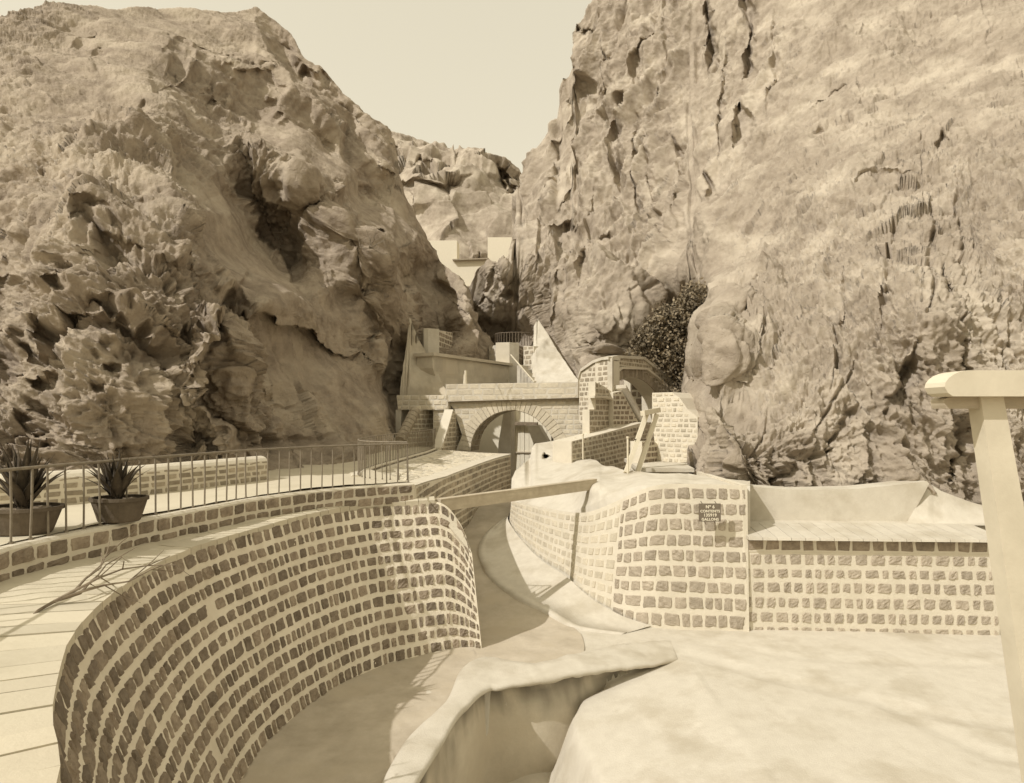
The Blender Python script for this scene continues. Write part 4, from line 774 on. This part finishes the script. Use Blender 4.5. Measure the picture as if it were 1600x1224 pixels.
# ================================================================== HUMP BRIDGE
root = empty('hump_bridge', (0, 0, 0)); tag(root, 'hump-backed stone bridge with cranked parapet and shaded arch beside the tree', 'bridge')
ph = Plane(957, 31, 1052, 36.2)
ar = [(959, 720), (959, 606), (962, 600), (968, 594), (976, 590.5), (985, 589), (995, 591), (1004, 595), (1012, 601), (1019, 608), (1026, 618), (1027, 720)]
facade('parapet_wall', ph, [(955, 562), (964, 560), (1004, 562), (1022, 576), (1044, 592), (1054, 616), (1054, 720), (955, 720)], .9, ['mortar', 'stone'], .22, (.2, .4), .05, .02, [ar], root, tv=.2, xtra=lambda mb: ring(mb, ph, ar[1:-1], .42, 1, .07, n=30, tone=.2))
def strip(name, pl, pts, wd, h0, th, m, root):
    mb = MB()
    for a, b in zip(pts[:-1], pts[1:]):
        a = np.array(pl.uw(*a)); b = np.array(pl.uw(*b)); slab(mb, pl, [tuple(a), tuple(b), (b[0], b[1]+wd), (a[0], a[1]+wd)], th, 0, (), h0)
    return mb.obj(name, m, root)
strip('coping', ph, [(954, 562), (964, 560), (1004, 562), (1022, 576), (1044, 592), (1056, 616)], .14, .1, .55, 'plaster', root)
strip('string_course', ph, [(963, 581), (968, 577), (1006, 578), (1022, 590), (1038, 604)], .1, .2, .25, 'mortar', root)
p5 = Plane(905, 32.5, 954, 30.7)
facade('approach_wall', p5, [(905, 660), (905, 592), (909, 582), (928, 569), (942, 564), (952, 563), (952, 680)], .7, ['mortar', 'stone'], .24, (.25, .45), .06, .02, (), root, tv=.15)
strip('coping', p5, [(905, 622), (905.5, 592), (909, 581), (928, 568), (942, 563), (953, 562)], .14, .1, .8, 'plaster', root)
facade('corner_pier', Plane(950, 30.9, 957.5, 30.8), [(950, 562), (957.5, 560), (957.5, 700), (950, 700)], .6, ['plaster', 'plaster'], stones=False, parent=root, h0=.1)
p6 = Plane(930, 29.2, 956, 30.8)
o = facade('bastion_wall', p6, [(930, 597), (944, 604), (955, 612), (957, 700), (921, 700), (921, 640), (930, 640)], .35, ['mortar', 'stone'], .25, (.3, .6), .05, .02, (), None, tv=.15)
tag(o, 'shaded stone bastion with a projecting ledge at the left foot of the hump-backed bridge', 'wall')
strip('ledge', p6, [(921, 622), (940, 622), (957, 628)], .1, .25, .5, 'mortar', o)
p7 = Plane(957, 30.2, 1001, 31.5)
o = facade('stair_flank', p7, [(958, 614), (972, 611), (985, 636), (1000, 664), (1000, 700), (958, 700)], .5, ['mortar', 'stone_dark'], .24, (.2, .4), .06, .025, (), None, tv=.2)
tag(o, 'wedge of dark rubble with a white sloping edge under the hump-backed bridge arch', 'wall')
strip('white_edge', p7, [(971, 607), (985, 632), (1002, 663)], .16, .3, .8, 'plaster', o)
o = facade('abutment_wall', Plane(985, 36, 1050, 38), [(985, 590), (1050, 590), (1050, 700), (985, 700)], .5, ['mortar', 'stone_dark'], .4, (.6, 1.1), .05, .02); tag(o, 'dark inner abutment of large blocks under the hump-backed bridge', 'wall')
o = facade('rubble_wall', Plane(893, 26.6, 1030, 32), [(893, 690), (925, 682), (955, 674), (1005, 660), (1030, 660), (1030, 760), (893, 760)], 1.0, ['mortar', 'stone'], .22, (.2, .42), .06, .03, (), None, shear=.09, tv=.25)
tag(o, 'sloping rubble wall with slanting courses below the hump-backed bridge', 'wall')
o = facade('block_pier', Plane(1019, 25.4, 1090, 24.0), [(1019, 614), (1050, 613), (1062, 622), (1075, 640), (1090, 652), (1090, 745), (1030, 745), (1024, 700), (1019, 660)], 1.5, ['mortar', 'stone_pale'], .2, (.18, .4), .07, .025, (), None, tv=.25)
tag(o, 'pale rubble pier built against the cliff right of the white trestle', 'wall')
o = facade('footing_wall', Plane(1000, 24.2, 1045, 26.0), [(1003, 690), (1022, 690), (1045, 706), (1045, 760), (1003, 760)], .5, ['mortar', 'stone_dark'], .22, (.18, .36), .06, .03, (), None, tv=.2)
tag(o, 'small dark rubble footing at the base of the pale pier', 'wall')
# platform slab with a shadow gap
mb = MB(); c0 = P(984, 729, 23.6); c1 = P(1080, 731, 23.0)
mb.box([(c0[0], 22.1, -1.93), (c1[0]-.2, 21.9, -1.93), (c1[0]+.3, 26, -1.93), (c0[0]+.4, 27, -1.93), (c0[0], 22.1, -1.80), (c1[0]-.2, 21.9, -1.80), (c1[0]+.3, 26, -1.78), (c0[0]+.4, 27, -1.78)]); mb.box([(c0[0]+.1, 22.35, -2.4), (c1[0]-.3, 22.2, -2.4), (c1[0]+.2, 25, -2.4), (c0[0]+.5, 25, -2.4), (c0[0]+.1, 22.35, -1.935), (c1[0]-.3, 22.2, -1.935), (c1[0]+.2, 25, -1.935), (c0[0]+.5, 25, -1.935)])
tag(mb.obj('stone_slab', 'plaster'), 'flat pale slab with a dark gap beneath it behind the pier top', 'slab')
# trestle
root = empty('trestle', (0, 0, 0)); tag(root, 'white leaning two-legged trestle standing on the platform edge', 'trestle')
def bar(a, b, w_, mb, th=None):
    a = np.array(a); b = np.array(b); d = b-a; d /= np.linalg.norm(d); u = np.cross(d, (0, 1, 0)); u /= np.linalg.norm(u); v = np.cross(d, u); th = th or w_
    mb.box([a-u*w_-v*th, a+u*w_-v*th, a+u*w_+v*th, a-u*w_+v*th, b-u*w_-v*th, b+u*w_-v*th, b+u*w_+v*th, b-u*w_+v*th])
for x0, x1, dd in ((978, 1010, 0), (996, 1026, .35)):
    mb = MB(); bar(P(x0, 739, 21.6+dd), P(x1, 648, 22.4+dd), .075, mb); mb.obj('leg', 'whitewood', root)
mb = MB(); bar(P(1004, 646, 22.0), P(1029, 641, 22.9), .085, mb); mb.obj('head_bar', 'whitewood', root)
mb = MB(); bar(P(990, 687, 21.9), P(1009, 687, 22.3), .02, mb); mb.obj('rung', 'iron', root)
for px, y0, y1, D, lab in ((981, 684, 738, 21.3, 'short thin white pole beside the trestle feet'), (899, 686, 706, 27.5, 'left of two thin poles in front of the sloping rubble wall'), (911, 680, 716, 26.3, 'right and taller of two thin poles in front of the sloping rubble wall')):
    mb = MB(); mb.tube([P(px, y1+2, D), P(px-.3, y0, D)], .035, 6); mb.tube([P(px-.3, y0+1, D), P(px-.3, y0-2, D)], .05, 6); tag(mb.obj('pole', 'whitewood'), lab, 'pole')

# ================================================================== TREE
rg = np.random.RandomState(5)
root = empty('fig_tree', (0, 0, 0)); tag(root, 'dark leafy tree filling the cleft between the hump-backed bridge and the cliff', 'tree')
mb = MB(); b0 = P(1052, 640, 36.5)
tips = [(1010, 552, 36), (1030, 520, 36.5), (1055, 500, 36.5), (1078, 475, 35.5), (1092, 455, 34.5), (1070, 540, 36), (1045, 560, 35.5), (1000, 566, 35.5), (1075, 575, 35)]
jn = P(1056, 600, 36.5); mb.tube([b0, b0*.5+jn*.5+np.array([.1, 0, 0]), jn], [.3, .24, .2], 8)
for t in tips:
    e = P(*t); m1 = jn*.6+e*.4+rg.uniform(-.3, .3, 3); m2 = jn*.25+e*.75+rg.uniform(-.3, .3, 3); mb.tube([jn, m1, m2, e], [.14, .1, .06, .02], 6)
mb.obj('trunk', 'bark', root, True)
poly = [(986, 562), (988, 553), (1004, 548), (996, 530), (999, 520), (1012, 515), (1016, 503), (1028, 490), (1040, 482), (1058, 480), (1066, 468), (1073, 456), (1082, 450), (1100, 448), (1101, 455), (1093, 470), (1088, 490), (1086, 540), (1084, 575), (1076, 598), (1062, 588), (1048, 592), (1040, 580), (1018, 572), (1000, 562)]
ip = inpoly(poly); mb = MB(); V = []; cl = []
while len(cl) < 640:
    x, y = rg.uniform(984, 1102), rg.uniform(446, 600)
    if ip(x, y): cl.append((x, y, rg.uniform(34.2, 37.5)-2.2*max(0, (x-1080)/20)))
for x, y, D in cl:
    c = P(x, y, D); tone = rg.uniform(-.45, .9)
    for k in range(26):
        p = c+rg.normal(0, .2, 3); d = rg.normal(0, 1, 3); d[2] -= .3; d /= np.linalg.norm(d); u = np.cross(d, rg.normal(0, 1, 3)); u /= np.linalg.norm(u); L_, W_ = .17+.09*rg.rand(), .065
        mb.add([p, p+d*L_*.5+u*W_, p+d*L_, p+d*L_*.5-u*W_], [(0, 1, 2, 3)], 0, tone+rg.uniform(-.2, .3))
mb.obj('crown', 'leaf', root)
# bushes under the tree
def bush(c, n, sp, L0, label, name='shrub', m='leaf'):
    mb = MB()
    for k in range(n):
        p = np.array(c)+rg.normal(0, 1, 3)*sp; d = rg.normal(0, 1, 3); d[2] = abs(d[2]); d /= np.linalg.norm(d); u = np.cross(d, rg.normal(0, 1, 3)); u /= np.linalg.norm(u)
        mb.add([p, p+d*L0*.5+u*L0*.2, p+d*L0, p+d*L0*.5-u*L0*.2], [(0, 1, 2, 3)], 0, rg.uniform(-.4, .8))
    for k in range(6): mb.tube([np.array(c)-[0, 0, sp[2]*2], np.array(c)+rg.normal(0, .6, 3)*sp], [.02, .008], 4)
    o = mb.obj(name, m); tag(o, label, 'shrub')
bush(P(1064, 620, 33.5), 420, (.35, .4, .45), .22, 'loose leafy bush growing between the cliff foot and the hump-backed bridge')
bush(P(1092, 572, 26), 120, (.16, .2, .35), .14, 'small tuft clinging to the cliff edge right of the tree')
# bare bush on the rock finger
def twigs(base_, n, H, lab, name, m='bark', spread=1., r0=.03):
    mb = MB()
    for k in range(n):
        a = rg.uniform(0, 6.28); pts = [np.array(base_, float)]; d = np.array([math.cos(a)*spread, math.sin(a)*spread, 1.]); d /= np.linalg.norm(d)
        for i in range(5): d = d+rg.normal(0, .35, 3); d /= np.linalg.norm(d); pts.append(pts[-1]+d*H/5)
        mb.tube(pts, np.linspace(r0, r0*.25, 6), 5)
        for i in (2, 3, 4):
            q = pts[i]; dd = d+rg.normal(0, .7, 3); dd /= np.linalg.norm(dd); mb.tube([q, q+dd*H*.25, q+dd*H*.4+rg.normal(0, .05*H, 3)], [r0*.5, r0*.35, r0*.15], 4)
    tag(mb.obj(name, m), lab, 'shrub')
twigs(P(577, 388, 29.3), 7, 1.0, 'leafless pale bush on top of the rock finger', 'bare_bush', 'iron_pale', 1.6, .025)
twigs((-5.3, 7.4, -2.15), 5, 1.3, 'dry dead branch lying on the broad wall top at the left edge', 'dry_branch', 'bark', 3.0, .02)
